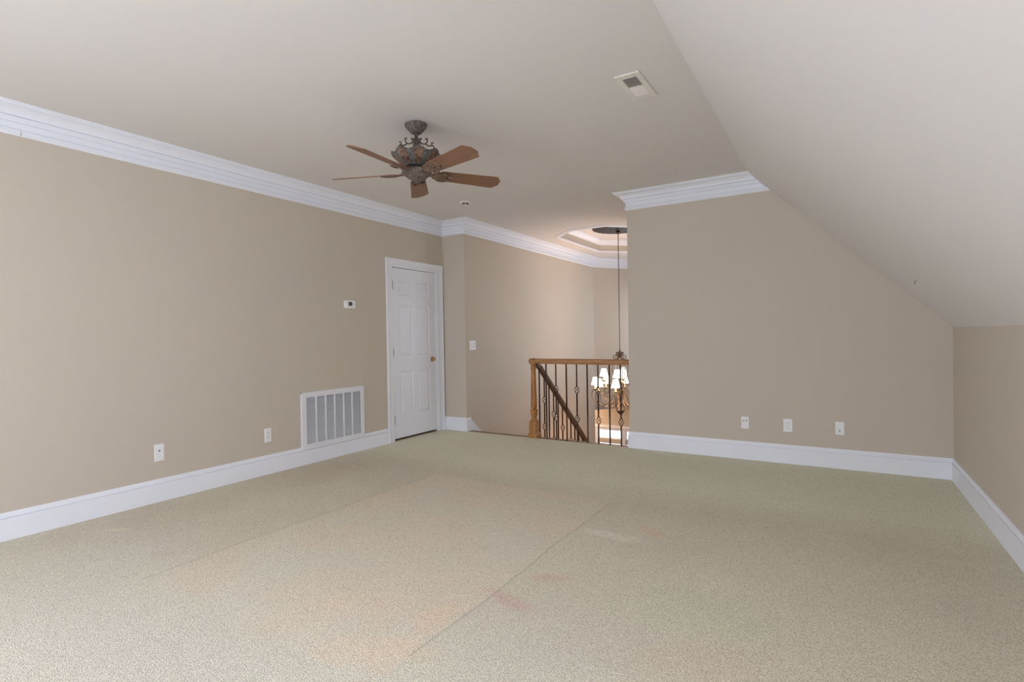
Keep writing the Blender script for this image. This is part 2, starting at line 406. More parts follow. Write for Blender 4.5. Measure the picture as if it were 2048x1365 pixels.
# ceiling with octagonal opening for the tray
OCT = [(0.805, 1.81), (1.205, 1.41), (1.72, 1.41), (2.12, 1.81), (2.12, 3.44), (1.72, 3.84), (1.205, 3.84), (0.805, 3.44)]
bm = bmesh.new()
for z in (H, H+0.03):
    out = [bm.verts.new((x, y, z)) for x, y in ((-0.12, YR-0.12), (XS+0.03, YR-0.12), (XS+0.03, 0.12), (XE+0.12, 0.12), (XE+0.12, YH+0.1), (2.1, 5.2), (0.8, 5.2), (XD-0.14, YH+0.1), (XD-0.14, 0.12), (-0.12, 0.12))]
    inn = [bm.verts.new((x, y, z)) for x, y in OCT]
    es = [bm.edges.new((l[i], l[(i+1) % len(l)])) for l in (out, inn) for i in range(len(l))]
    bmesh.ops.triangle_fill(bm, edges=es, use_beauty=True)
struct('ceiling', bm, M['ceil'])
# slope
bm = bmesh.new(); s = 0.10/math.sqrt(2); MS = (H-ZK)/(WX-XS)
D0, D1, DTZ = -6.70, -5.30, 2.25; DX = WX-(DTZ-ZK)/MS
full = [(WX, ZK), (XS, H), (XS+s, H+s), (WX+s+0.06, ZK+s-0.06)]
prism(bm, full, 1, YR-0.12, D0); prism(bm, full, 1, D1, 0.0)
prism(bm, [(DX, DTZ), (XS, H), (XS+s, H+s), (DX+s, DTZ+s)], 1, D0, D1); struct('ceiling_slope', bm, M['ceil'])
bm = bmesh.new(); box(bm, (DX, D0-0.05, DTZ), (WX+0.12, D1+0.05, DTZ+0.06)); struct('ceiling_dormer', bm, M['ceil'])
for nm, ya, yb in (('wall_dormer_near', D1, D1+0.05), ('wall_dormer_far', D0-0.05, D0)):
    bm = bmesh.new(); prism(bm, [(WX+0.12, ZK), (WX+0.12, DTZ), (DX, DTZ), (WX, ZK)], 1, ya, yb); struct(nm, bm, M['wall'])
# tray
bm = bmesh.new(); prism(bm, [(x, y) for x, y in OCT], 2, 2.90, 2.93); struct('ceiling_tray_top', bm, M['ceil'])
octr = list(reversed(OCT))     # interior to the right of the path
octr = OCT[::-1]
inner_prof = [(0, 0), (0.008, 0), (0.012, -0.006), (0.016, 0.012), (0.02, 0.018), (0.032, 0.026), (0.05, 0.045), (0.062, 0.06), (0.064, 0.068), (0.075, 0.07), (0.075, 0.085), (0, 0.085)]
allb = bmesh.new()
def area2(p): return sum(p[i][0]*p[(i+1) % len(p)][1]-p[(i+1) % len(p)][0]*p[i][1] for i in range(len(p)))
cw = OCT if area2(OCT) < 0 else OCT[::-1]     # clockwise: interior on the right
def merge(parts, name, m, **k):
    bm = bmesh.new()
    for _, b in parts:
        me = bpy.data.meshes.new('t'); b.to_mesh(me); b.free(); bm.from_mesh(me); bpy.data.meshes.remove(me)
    return struct(name, bm, m, **k)
allb.free()
merge(run(cw, [(0, 0), (0, 0.19), (-0.03, 0.19), (-0.03, 0)], H, 'x', None, closed=True), 'ceiling_tray_side', M['wall'])
merge(run(cw, inner_prof, 2.815, 'x', None, closed=True), 'trim_1', M['trim'], auto=35)
ccw = cw[::-1]
lip = [(-0.012, 0.0), (-0.012, -0.018), (0.0, -0.022), (0.02, -0.016), (0.035, -0.014), (0.05, -0.010), (0.055, 0.0)]
merge(run(ccw, lip, H, 'x', None, closed=True), 'trim_2', M['trim'], auto=35)

# crown moulding
CR = [(0, -0.18), (0.011, -0.18), (0.014, -0.173), (0.020, -0.166), (0.020, -0.158), (0.014, -0.149), (0.014, -0.144), (0.003, -0.143), (0.003, -0.1385), (0.010, -0.138), (0.010, -0.103),
      (0.005, -0.102), (0.005, -0.098), (0.021, -0.0975), (0.026, -0.088), (0.033, -0.082), (0.036, -0.075), (0.036, -0.071), (0.028, -0.0705), (0.028, -0.067), (0.045, -0.066), (0.045, -0.060), (0.050, -0.048), (0.060, -0.036), (0.074, -0.026),
      (0.092, -0.019), (0.106, -0.017), (0.108, -0.010), (0.12, -0.009), (0.12, 0), (0, 0)]
cpath = [(0, YR), (0, 0), (XD, 0)] + BAY + [(XE, 0), (XS+0.4, 0)]
k = 3
for nm, b in run(cpath, CR, H, ['c']*9, None):
    if k == 10:     # leg under the slope: cut along the slope plane
        bmesh.ops.bisect_plane(b, geom=b.verts[:]+b.edges[:]+b.faces[:], plane_co=(XS, 0, H-0.0), plane_no=(1, 0, 1), clear_outer=True)
        bmesh.ops.holes_fill(b, edges=[e for e in b.edges if e.is_boundary])
    struct('trim_%d' % k, b, M['trim'], auto=35); k += 1
# hairline joints in the crown of the left wall
def joint(y, sel):
    bm = bmesh.new(); pts = [p for p in CR if sel[0] <= p[1] <= sel[1] and p[0] > 0.004]
    A = [bm.verts.new((o+0.0008, y, H+z)) for o, z in pts]; B = [bm.verts.new((o+0.0008, y+0.0022, H+z)) for o, z in pts]
    for i in range(len(pts)-1): bm.faces.new((A[i], A[i+1], B[i+1], B[i]))
    return bm
b = joint(-4.215, (-0.18, -0.142)); struct('trim_joint_1', b, M['drywall_dark'])

# baseboards
BB = [(0, 0), (0.016, 0), (0.016, 0.136), (0.006, 0.137), (0.006, 0.1405), (0.015, 0.1415), (0.015, 0.146), (0.014, 0.153), (0.010, 0.158), (0.009, 0.162), (0.007, 0.1727), (0, 0.1727)]
for nm, b in run([(0, YR), (0, -1.034)], BB, 0, ['baseboard_left'], None): struct(nm, b, M['trim'], auto=35)
for nm, b in run([(0.0, 0), (XD, 0), (XD, 0.085)], BB, 0, ['baseboard_return', 'baseboard_return_end'], None): struct(nm, b, M['trim'], auto=35)
for nm, b in run([(XE, 0.10), (XE, 0), (WX, 0), (WX, YR)], BB, 0, ['baseboard_back_end', 'baseboard_back', 'baseboard_right'], None): struct(nm, b, M['trim'], auto=35)
# stair skirt going down along the hall wall
RISE, RUN = 0.1905, 0.2255; SL = RISE/RUN
bm = bmesh.new(); y0 = 0.085
prism(bm, [(y0, 0.10), (y0, -0.25), (y0+3.4, -0.25-3.4*SL), (y0+3.4, 0.10-3.4*SL)], 0, XD, XD+0.013)
prism(bm, [(y0, 0.135), (y0, 0.10), (y0+3.4, 0.10-3.4*SL), (y0+3.4, 0.135-3.4*SL)], 0, XD, XD+0.019)
struct('trim_stair_skirt', bm, M['trim'])
# landing nosing
bm = bmesh.new(); box(bm, (XD, -0.004, -0.035), (XE, 0.115, -0.004), 0.006); struct('trim_landing_nosing', bm, M['nosing'])
# flight of stairs
bm = bmesh.new(); X1 = 1.36
for i in range(1, 15):
    ya = 0.09+RUN*(i-1); z = -RISE*i
    box(bm, (XD+0.013, ya, z-0.03), (X1, ya+RUN+0.02, z)); box(bm, (XD+0.013, ya, z), (X1-0.02, ya+0.018, z+RISE-0.03))
prism(bm, [(0.09, -0.045), (0.09, -0.42), (0.09+RUN*14, -0.42-RISE*14+0.38), (0.09+RUN*14, -RISE*14)], 0, X1-0.03, X1-0.004, mi=1)
st = struct('staircase', bm, [M['woodfloor'], M['trim']])

# ---------------------------------------------------------------- rear gable with two windows
bm = bmesh.new(); wins = [(0.9, 2.2), (2.7, 4.0)]; WZ0, WZ1 = 0.7, 2.2
xs = [-0.12, 0.9, 2.2, 2.7, 4.0, WX+0.12]
for i in (0, 2, 4): box(bm, (xs[i], YR-0.12, -0.3), (xs[i+1], YR, H))
for a, b_ in wins:
    box(bm, (a, YR-0.12, -0.3), (b_, YR, WZ0)); box(bm, (a, YR-0.12, WZ1), (b_, YR, H))
struct('wall_rear', bm, M['wall'])
def window(name, x0, x1, z0, z1, y, depth, inward, cas=0.08, cols=2, rows=2, head=None):
    """window set in a wall at y; inward = -1 or +1, the side of the room"""
    root = empty(name, ((x0+x1)/2, y, z0)); root['kind'] = 'structure'
    ox, oz = (x0+x1)/2, z0
    def loc(bm_): bmesh.ops.translate(bm_, verts=bm_.verts, vec=(-ox, -y, -oz)); return bm_
    bm = bmesh.new(); t = 0.018*inward
    ya, yb = sorted((y, y+t))
    box(bm, (x0-cas, ya, z0-0.02), (x0, yb, z1+cas)); box(bm, (x1, ya, z0-0.02), (x1+cas, yb, z1+cas)); box(bm, (x0, ya, z1), (x1, yb, z1+cas))
    if head:
        for h0, h1, pr in head:
            q = sorted((y, y+pr*inward)); box(bm, (x0-cas-pr*0.6, q[0], z1+cas+h0), (x1+cas+pr*0.6, q[1], z1+cas+h1))
    build('casing', loc(bm), M['trim'], root)
    bm = bmesh.new(); q = sorted((y, y+0.05*inward)); box(bm, (x0-cas-0.02, q[0], z0-0.045), (x1+cas+0.02, q[1], z0-0.02)); build('sill', loc(bm), M['trim'], root)
    bm = bmesh.new(); m_ = y - inward*depth*0.5; f = 0.045
    for a, b_ in (((x0, m_-.02, z0-0.02), (x0+f, m_+.02, z1)), ((x1-f, m_-.02, z0-0.02), (x1, m_+.02, z1)), ((x0+f, m_-.02, z0-0.02), (x1-f, m_+.02, z0+f)), ((x0+f, m_-.02, z1-f), (x1-f, m_+.02, z1))): box(bm, a, b_)
    for i in range(1, cols):
        x = x0+f+(x1-x0-2*f)*i/cols; box(bm, (x-.01, m_-.012, z0+f), (x+.01, m_+.012, z1-f))
    for j in range(1, rows):
        z = z0+f+(z1-z0-2*f)*j/rows; h = .018 if j == rows//2 and rows > 1 else .01
        box(bm, (x0+f, m_-.0125, z-h), (x1-f, m_+.0125, z+h))
    build('sash', loc(bm), M['trim'], root)
    bm = bmesh.new(); box(bm, (x0+f, m_-.003, z0+f), (x1-f, m_+.003, z1-f)); build('pane', loc(bm), M['glass'], root)
    return root
window('window_6', 0.985, 1.885, 0.6, 2.1, 5.08, 0.10, -1, cas=0.05)  # unseen bay window, added for the fill light behind it
for i, (a, b_) in enumerate(wins): window('window_%d' % (i+1), a, b_, WZ0, WZ1, YR, 0.12, 1)

bm = bmesh.new(); xx = WX+0.06
for a, b_ in (((xx-.02, -6.70, .75), (xx+.02, -6.65, 2.1)), ((xx-.02, -5.35, .75), (xx+.02, -5.30, 2.1)), ((xx-.02, -6.65, .75), (xx+.02, -5.35, .80)), ((xx-.02, -6.65, 2.05), (xx+.02, -5.35, 2.1)), ((xx-.015, -6.65, 1.41), (xx+.015, -5.35, 1.445)), ((xx-.012, -6.01, .8), (xx+.012, -5.99, 2.05))): box(bm, a, b_)
w3 = empty('window_3', (WX, -6.0, 0.75)); w3['kind'] = 'structure'
bmesh.ops.translate(bm, verts=bm.verts, vec=(-WX, 6.0, -0.75)); build('sash', bm, M['trim'], w3)
bm = bmesh.new(); box(bm, (0.057, -0.65, 0.05), (0.063, 0.65, 1.3)); build('pane', bm, M['glass'], w3)

bm = bmesh.new(); xx = -0.06
for a, b_ in (((xx-.02, -8.5, .65), (xx+.02, -8.45, 2.15)), ((xx-.02, -7.05, .65), (xx+.02, -7.0, 2.15)), ((xx-.02, -8.45, .65), (xx+.02, -7.05, .70)), ((xx-.02, -8.45, 2.10), (xx+.02, -7.05, 2.15)), ((xx-.015, -8.45, 1.385), (xx+.015, -7.05, 1.42))): box(bm, a, b_)
w5 = empty('window_5', (0, -7.75, 0.65)); w5['kind'] = 'structure'  # unseen window added around the side fill light
bmesh.ops.translate(bm, verts=bm.verts, vec=(0, 7.75, -0.65)); build('sash', bm, M['trim'], w5)
bm = bmesh.new(); box(bm, (-0.063, -0.7, 0.05), (-0.057, 0.7, 1.45)); build('pane', bm, M['glass'], w5)
bm = bmesh.new(); xx = XE+0.06
for a, b_ in (((xx-.02, 1.6, .7), (xx+.02, 1.65, 2.0)), ((xx-.02, 3.35, .7), (xx+.02, 3.4, 2.0)), ((xx-.02, 1.65, .7), (xx+.02, 3.35, .75)), ((xx-.02, 1.65, 1.95), (xx+.02, 3.35, 2.0)), ((xx-.015, 2.48, .75), (xx+.015, 2.52, 1.95))): box(bm, a, b_)
w4 = empty('window_4', (XE, 2.5, 0.7)); w4['kind'] = 'structure'
bmesh.ops.translate(bm, verts=bm.verts, vec=(-XE, -2.5, -0.7)); build('sash', bm, M['trim'], w4)
bm = bmesh.new(); box(bm, (0.057, -0.85, 0.05), (0.063, 0.85, 1.25)); build('pane', bm, M['glass'], w4)

# ---------------------------------------------------------------- entry wall with door glazing, seen between the balusters
YF = 5.40
def fwx(px): return {}
bm = bmesh.new()
EX = [(-0.42, 0.72)]   # glazed door opening
gx0, gx1 = -0.08, 0.475      # door light
sx0, sx1 = 0.55, 0.83       # side light
tz0, tz1 = -1.06, -0.855    # transom
dz1 = -1.14
XA, XB = -1.32, 4.32
# solid wall pieces round the openings
box(bm, (XA, YF, tz1), (XB, YF+0.12, -0.17)); box(bm, (XA, YF, ZL), (gx0, YF+0.12, tz1)); box(bm, (sx1, YF, ZL), (XB, YF+0.12, tz1))
box(bm, (gx1, YF, ZL), (sx0, YF+0.12, tz1)); box(bm, (gx0, YF, dz1), (gx1, YF+0.12, tz0)); box(bm, (sx0, YF, dz1), (sx1, YF+0.12, tz0))
box(bm, (gx0, YF, ZL), (gx1, YF+0.12, -2.6)); box(bm, (sx0, YF, ZL), (sx1, YF+0.12, -2.6))
struct('wall_entry_front', bm, M['wall'])
door2 = empty('door_2', (0.2, YF, ZL)); door2['kind'] = 'structure'
def ld(bm_): bmesh.ops.translate(bm_, verts=bm_.verts, vec=(-0.2, -YF, -ZL)); return bm_
bm = bmesh.new()
box(bm, (gx0-0.10, YF-0.025, ZL), (gx0, YF, tz1+0.02)); box(bm, (gx1, YF-0.025, ZL), (sx0, YF, tz1+0.02)); box(bm, (sx1, YF-0.025, ZL), (sx1+0.1, YF, tz1+0.02))
box(bm, (gx0-0.12, YF-0.03, tz1+0.0), (sx1+0.12, YF, tz1+0.05)); box(bm, (gx0-0.14, YF-0.06, tz1+0.05), (sx1+0.14, YF, tz1+0.075)); box(bm, (gx0-0.13, YF-0.045, tz1+0.075), (sx1+0.13, YF, tz1+0.10))
build('casing', ld(bm), M['trim'], door2)
for a, b_ in ((gx0, gx1), (sx0, sx1)):
    bm = bmesh.new()
    for z0, z1 in ((tz0, tz1), (-2.6, dz1)):
        box(bm, (a, YF+.03, z0), (a+.02, YF+.07, z1)); box(bm, (b_-.02, YF+.03, z0), (b_, YF+.07, z1)); box(bm, (a+.02, YF+.03, z0), (b_-.02, YF+.07, z0+.02)); box(bm, (a+.02, YF+.03, z1-.02), (b_-.02, YF+.07, z1))
    build('sash', ld(bm), M['trim'], door2)
    bm = bmesh.new()
    for z0, z1 in ((tz0, tz1), (-2.6, dz1)): box(bm, (a+.02, YF+.048, z0+.02), (b_-.02, YF+.052, z1-.02))
    build('pane', ld(bm), M['glass'], door2)

# ---------------------------------------------------------------- closet door
dr = empty('door_1', (0, -0.54, 0)); dr['kind'] = 'structure'
def l1(bm_): bmesh.ops.translate(bm_, verts=bm_.verts, vec=(0, 0.54, 0)); return bm_
S0, S1, SZ0, SZ1 = -0.928, -0.158, 0.028, 2.037
bm = bmesh.new()
# slab: frame of stiles and rails around six sunk fields with raised centres
T = -0.006      # room face of the slab
ycols = [(S0+0.118, S0+0.118+0.222), (S1-0.118-0.222, S1-0.118)]
zrows = [(0.285, 0.815), (1.005, 1.605), (1.715, 1.905)]
box(bm, (T-0.035, S0, SZ0), (T-0.008, S1, SZ1))
ye = [S0, ycols[0][0], ycols[0][1], ycols[1][0], ycols[1][1], S1]
for i in (0, 2, 4): box(bm, (T-0.008, ye[i], SZ0), (T, ye[i+1], SZ1))
ze = [SZ0] + [z for r in zrows for z in r] + [SZ1]
for a, b_ in ycols:
    for j in (0, 2, 4, 6): box(bm, (T-0.008, a, ze[j]), (T, b_, ze[j+1]))
    for z0, z1 in zrows:
        # sloped sticking and raised panel
        g = 0.012; r_ = 0.038
        def frus(o0, o1, x0, x1):
            lo_ = [bm.verts.new((x0, y, z)) for y, z in ((a+o0, z0+o0), (b_-o0, z0+o0), (b_-o0, z1-o0), (a+o0, z1-o0))]
            hi_ = [bm.verts.new((x1, y, z)) for y, z in ((a+o1, z0+o1), (b_-o1, z0+o1), (b_-o1, z1-o1), (a+o1, z1-o1))]
            for q in range(4): bm.faces.new((lo_[q], lo_[(q+1) % 4], hi_[(q+1) % 4], hi_[q]))
            return hi_
        frus(0, g, T, T-0.0078)
        h_ = frus(g+0.006, r_, T-0.008, T-0.0015); bm.faces.new(h_)
slab = build('door_slab', l1(bm), M['trim'], dr, fix=False)
bmx = bmesh.new(); bmx.from_mesh(slab.data); bmesh.ops.recalc_face_normals(bmx, faces=bmx.faces); bmx.to_mesh(slab.data); bmx.free()
# casing with stepped profile
CP = [(0.0, 0), (0.10, 0), (0.10, 0.021), (0.090, 0.024), (0.084, 0.018), (0.072, 0.014), (0.02, 0.011), (0.012, 0.013), (0.004, 0.010), (0.0, 0.006)]
bm = bmesh.new(); iy0, iy1, iz = -0.934, -0.134, 2.042
def strip(p, q, dirs):
    pass
path = [((iy0, 0.0), (-1, 0)), ((iy0, iz), (-1, 1)), ((iy1, iz), (1.13, 1)), ((iy1, 0.0), (1.13, 0))]
rings = []
for (y, z), (a, c) in path: rings.append([bm.verts.new((h, y+o*a, z+o*c)) for o, h in CP])
for i in range(3):
    for q in range(len(CP)): bm.faces.new((rings[i][q], rings[i][(q+1) % len(CP)], rings[i+1][(q+1) % len(CP)], rings[i+1][q]))
bm.faces.new(rings[0]); bm.faces.new(rings[3])
build('door_casing', l1(bm), M['trim'], dr, auto=30)
bm = bmesh.new()
box(bm, (-0.115, -0.934-.012, 0), (0.004, -0.931, 2.047)); box(bm, (-0.115, -0.152, 0), (0.004, -0.136, 2.047)); box(bm, (-0.115, -0.931, 2.043), (0.004, -0.152, 2.05))
box(bm, (-0.06, -0.931, 0), (-0.045, -0.915, 2.03)); box(bm, (-0.06, -0.168, 0), (-0.045, -0.152, 2.03))
build('door_jamb', l1(bm), M['trim'], dr)
bm = bmesh.new(); box(bm, (-0.115, -0.931, -0.02), (-0.012, -0.152, 0.012), 0.004); build('threshold', l1(bm), M['nosing'], dr)
for z in (0.25, 1.04, 1.83):
    bm = bmesh.new(); lathe(bm, [(0.0055, -0.048), (0.0065, -0.046), (0.0065, 0.046), (0.0055, 0.048)], 12, (0.003, -0.9305, z))
    build('hinge', l1(bm), M['hinge'], dr, auto=40)
hd = bmesh.new()
def cyl_x(bm, x0, x1, y, z, r, seg=24, mi=0, r2=None):
    r2 = r if r2 is None else r2
    A = [bm.verts.new((x0, y+r*math.cos(2*PI*i/seg), z+r*math.sin(2*PI*i/seg))) for i in range(seg)]
    B = [bm.verts.new((x1, y+r2*math.cos(2*PI*i/seg), z+r2*math.sin(2*PI*i/seg))) for i in range(seg)]
    for i in range(seg): bm.faces.new((A[i], A[(i+1) % seg], B[(i+1) % seg], B[i])).material_index = mi
    bm.faces.new(A).material_index = mi; bm.faces.new(B).material_index = mi
hy, hz = -0.228, 0.936
cyl_x(hd, T, 0.002, hy, hz, 0.034); cyl_x(hd, 0.002, 0.008, hy, hz, 0.030, r2=0.022); cyl_x(hd, 0.008, 0.045, hy, hz, 0.010)
handle = build('door_handle', l1(hd), M['brass'], dr, auto=40); handle['label'] = 'polished brass lever handle'
bm = bmesh.new()
tube(bm, spline([(0.045, hy, hz), (0.052, hy-0.02, hz+0.004), (0.053, hy-0.05, hz+0.002), (0.052, hy-0.075, hz-0.008), (0.050, hy-0.09, hz-0.02), (0.049, hy-0.083, hz-0.028)]), [0.010]*8+[0.008]*20+[0.006]*13, 10)
lv = build('lever', l1(bm), M['brass'], handle, smooth=True)
bm = bmesh.new(); box(bm, (-0.035, -0.158, 0.90), (-0.003, -0.1565, 0.975)); build('latch_plate', l1(bm), M['brass'], dr)

# ---------------------------------------------------------------- return air grille
g0, g1, gz0, gz1 = -2.197, -1.410, 0.146, 0.700
gr = empty('return_air_grille', (0, (g0+g1)/2, gz0), label='large white louvred return air grille low on the left wall above the baseboard', cat='air grille')
def mk(root):
    inv = root.matrix_basis.inverted()
    def f(bm_): bmesh.ops.transform(bm_, matrix=inv, verts=bm_.verts); return bm_
    return f
L_ = mk(gr)
bm = bmesh.new(); fx0, fx1 = 0.0145, 0.023; m_ = 0.052
box(bm, (0.0005, g0, gz0), (0.0165, g0+0.012, gz1)); box(bm, (0.0005, g1-0.012, gz0), (0.0165, g1, gz1)); box(bm, (0.0005, g0, gz1-0.012), (0.0165, g1, gz1))
box(bm, (0.0165, g0, gz0), (fx1, g0+m_, gz1), 0.002); box(bm, (0.0165, g1-m_, gz0), (fx1, g1, gz1), 0.002)
box(bm, (0.0165, g0+m_, gz1-m_), (fx1, g1-m_, gz1), 0.002); box(bm, (0.0165, g0+m_, gz0), (fx1, g1-m_, gz0+m_), 0.002)
ncol = 6; wcol = (g1-g0-2*m_); bw = 0.016
edges_ = [g0+m_+wcol*i/ncol for i in range(ncol+1)]
for e in edges_[1:-1]: box(bm, (0.012, e-bw/2, gz0+m_), (fx1-0.001, e+bw/2, gz1-m_))
build('grille_frame', L_(bm), M['grille'], gr)
bm = bmesh.new(); box(bm, (0.0006, g0+0.014, gz0+0.014), (0.003, g1-0.014, gz1-0.014)); build('filter', L_(bm), M['filter'], gr)
for i in range(ncol):
    a, b_ = edges_[i]+(bw/2 if i else 0), edges_[i+1]-(bw/2 if i < ncol-1 else 0)
    bm = bmesh.new(); ns = 34; zz0, zz1 = gz0+m_, gz1-m_
    for k in range(ns):
        z = zz0+(zz1-zz0)*(k+0.5)/ns
        vs = [bm.verts.new(p) for p in ((0.006, a, z+0.0035), (0.006, b_, z+0.0035), (0.020, b_, z-0.0045), (0.020, a, z-0.0045), (0.006, a, z+0.0050), (0.006, b_, z+0.0050), (0.020, b_, z-0.0028), (0.020, a, z-0.0028))]
        for f in ((0, 1, 2, 3), (7, 6, 5, 4), (3, 2, 6, 7), (0, 4, 5, 1)): bm.faces.new([vs[q] for q in f])
    build('louver_bank', L_(bm), M['grille'], gr)

# ---------------------------------------------------------------- ceiling register
cv = empty('ceiling_vent', (3.39, -2.344, H), label='small white rectangular supply vent in the flat ceiling near the slope', cat='air vent')
L_ = mk(cv)
bm = bmesh.new(); vx0, vx1, vy0, vy1 = 3.316, 3.464, -2.52, -2.168; zf = H-0.008
def quadring(bm, o, i_, z0, z1):
    pass
box(bm, (vx0, vy0, zf), (vx0+0.033, vy1, H-0.0005), 0.002); box(bm, (vx1-0.033, vy0, zf), (vx1, vy1, H-0.0005), 0.002)
box(bm, (vx0+0.033, vy0, zf), (vx1-0.033, vy0+0.05, H-0.0005), 0.002); box(bm, (vx0+0.033, vy1-0.05, zf), (vx1-0.033, vy1, H-0.0005), 0.002)
box(bm, (vx0+0.033, -2.353, zf-0.001), (vx1-0.033, -2.341, H-0.0005))
build('vent_frame', L_(bm), M['detector'], cv)
bm = bmesh.new(); box(bm, (vx0+0.03, vy0+0.045, H-0.0012), (vx1-0.03, vy1-0.045, H-0.0006)); build('duct_shade', L_(bm), M['dark'], cv)  # dark sheet: shade of a deep duct put into its colour
for (ya, yb, sgn) in ((vy0+0.05, -2.353, 1), (-2.341, vy1-0.05, -1)):
    bm = bmesh.new(); ns = 11
    for k in range(ns):
        y = ya+(yb-ya)*(k+0.5)/ns; dy = 0.0052; th = 0.0008
        z0, z1 = zf-0.002, H-0.0015
        if sgn > 0: pts = [(y-0.0050, z0), (y+0.0050, z1)]
        else: pts = [(y+0.0065, z0), (y-0.0055, z1)]
        (p0, q0), (p1, q1) = pts
        A = [bm.verts.new((vx0+0.033, p, q)) for p, q in ((p0-th, q0), (p0+th, q0), (p1+th, q1), (p1-th, q1))]
        B = [bm.verts.new((vx1-0.033, p, q)) for p, q in ((p0-th, q0), (p0+th, q0), (p1+th, q1), (p1-th, q1))]
        for q in range(4): bm.faces.new((A[q], A[(q+1) % 4], B[(q+1) % 4], B[q]))
    o = build('louver_bank', L_(bm), M['detector'], cv)

# ---------------------------------------------------------------- detector, hook
sd = empty('smoke_detector', (0.912, -0.708, H), label='small round off-white detector on the ceiling in front of the hall crown moulding', cat='smoke detector')
bm = bmesh.new(); lathe(bm, [(0.070, -0.0005), (0.070, -0.006), (0.062, -0.012), (0.046, -0.018), (0.044, -0.0185)], 32); build('base_ring', bm, M['detector'], sd, auto=30)
bm = bmesh.new(); lathe(bm, [(0.034, -0.0185), (0.034, -0.030)], 24); build('dark_core', bm, M['dark'], sd)
bm = bmesh.new(); lathe(bm, [(0.012, -0.0186), (0.012, -0.034), (0.04, -0.035), (0.038, -0.038), (0.010, -0.040), (0.007, -0.046), (0.003, -0.050)], 24)
for a in (0, 1, 2, 3): box(bm, (0.034*math.cos(a*PI/2+.6)-.004, 0.034*math.sin(a*PI/2+.6)-.004, -0.036), (0.034*math.cos(a*PI/2+.6)+.004, 0.034*math.sin(a*PI/2+.6)+.004, -0.0186))
build('cap', bm, M['detector'], sd, auto=30)
hk = bmesh.new(); c0 = Vector((4.879, -0.885, 1.553)); nn = Vector((-1, 0, -1)).normalized()
tube(hk, [c0-nn*0.001, c0+nn*0.012, c0+nn*0.018+Vector((0.003, 0, -0.008)), c0+nn*0.010+Vector((0.004, 0, -0.014))], 0.0022, 8)
o = build('ceiling_hook', hk, M['hinge']); props(o, 'tiny dark metal hook in the sloped ceiling near the back wall', 'hook')

# ---------------------------------------------------------------- wall plates
def plate(name, label, cat, kind, pos, wall, w=0.070, h=0.115, group=None):
    """built facing +X then turned; wall 'L' (x=0) or 'B' (y=0) or 'H' (hall)"""
    rz = {'L': 0, 'H': 0, 'B': -PI/2}[wall]
    root = empty(name, pos, (0, 0, rz), label=label, cat=cat, group=group)
    bm = bmesh.new(); x0, x1 = 0.0004, 0.0055
    vs0 = [(x0, -w/2, -h/2), (x0, w/2, -h/2), (x0, w/2, h/2), (x0, -w/2, h/2)]; e = 0.0035
    vs1 = [(x1, -w/2+e, -h/2+e), (x1, w/2-e, -h/2+e), (x1, w/2-e, h/2-e), (x1, -w/2+e, h/2-e)]
    mid = [(0.003, y, z) for _, y, z in vs0]
    R3 = [[bm.verts.new(v) for v in r] for r in (vs0, mid, vs1)]
    for A, B in ((R3[0], R3[1]), (R3[1], R3[2])):
        for q in range(4): bm.faces.new((A[q], A[(q+1) % 4], B[(q+1) % 4], B[q]))
    bm.faces.new(R3[0]); bm.faces.new(R3[2])
    build('cover_plate', bm, M['white'], root)
    def screw(y, z):
        b = bmesh.new(); cyl_x(b, 0.0054, 0.0063, y, z, 0.0032, 12); build('screw', b, M['grille'], root)
    if kind == 'duplex':
        for dz in (0.0195, -0.0195):
            b = bmesh.new(); r = 0.0172
            pts = [(max(-0.0145, min(0.0145, r*math.cos(a))), r*math.sin(a)) for a in [2*PI*i/28 for i in range(28)]]
            A = [b.verts.new((0.0054, y, dz+z)) for y, z in pts]; B = [b.verts.new((0.0072, y, dz+z)) for y, z in pts]
            for i in range(28): b.faces.new((A[i], A[(i+1) % 28], B[(i+1) % 28], B[i]))
            b.faces.new(A); b.faces.new(B); rc = build('receptacle', b, M['white'], root)
            b = bmesh.new()
            box(b, (0.0068, -0.0075, dz+0.001), (0.0075, -0.0055, dz+0.010)); box(b, (0.0068, 0.0055, dz+0.002), (0.0075, 0.0072, dz+0.009)); cyl_x(b, 0.0068, 0.0075, 0, dz-0.0075, 0.0028, 12)
            build('slots', b, M['slot'], rc)
        screw(0, 0)
    if kind in ('coax', 'coax_low', 'coax2'):
        spots = {'coax': [(0, 0.014)], 'coax_low': [(0, -0.020)], 'coax2': [(-0.013, 0.019), (0.013, 0.019)]}[kind]
        for y, z in spots:
            b = bmesh.new(); cyl_x(b, 0.0054, 0.0075, y, z, 0.0065, 6); cyl_x(b, 0.0075, 0.014, y, z, 0.0045, 16)
            build('jack', b, M['hinge'], root, auto=40)
        screw(0, 0.042); screw(0, -0.042)
    return root
plate('cable_wall_plate', 'white wall plate with one cable jack, low on the left wall', 'wall plate', 'coax', (0, -3.450, 0.372), 'L', 0.068, 0.128, group='cable jack plates')
plate('power_outlet', 'white duplex outlet on the left wall beside the large air grille', 'outlet', 'duplex', (0, -2.545, 0.351), 'L', 0.068, 0.127, group='duplex outlets')
plate('cable_wall_plate', 'white wall plate with two jacks side by side, nearest the stair opening', 'wall plate', 'coax2', (3.654, 0, 0.351), 'B', 0.070, 0.116, group='cable jack plates')
plate('power_outlet', 'white duplex outlet on the back wall between two jack plates', 'outlet', 'duplex', (4.018, 0, 0.350), 'B', 0.074, 0.120, group='duplex outlets')
plate('cable_wall_plate', 'white wall plate with one low jack, nearest the right corner of the back wall', 'wall plate', 'coax_low', (4.424, 0, 0.354), 'B', 0.070, 0.116, group='cable jack plates')
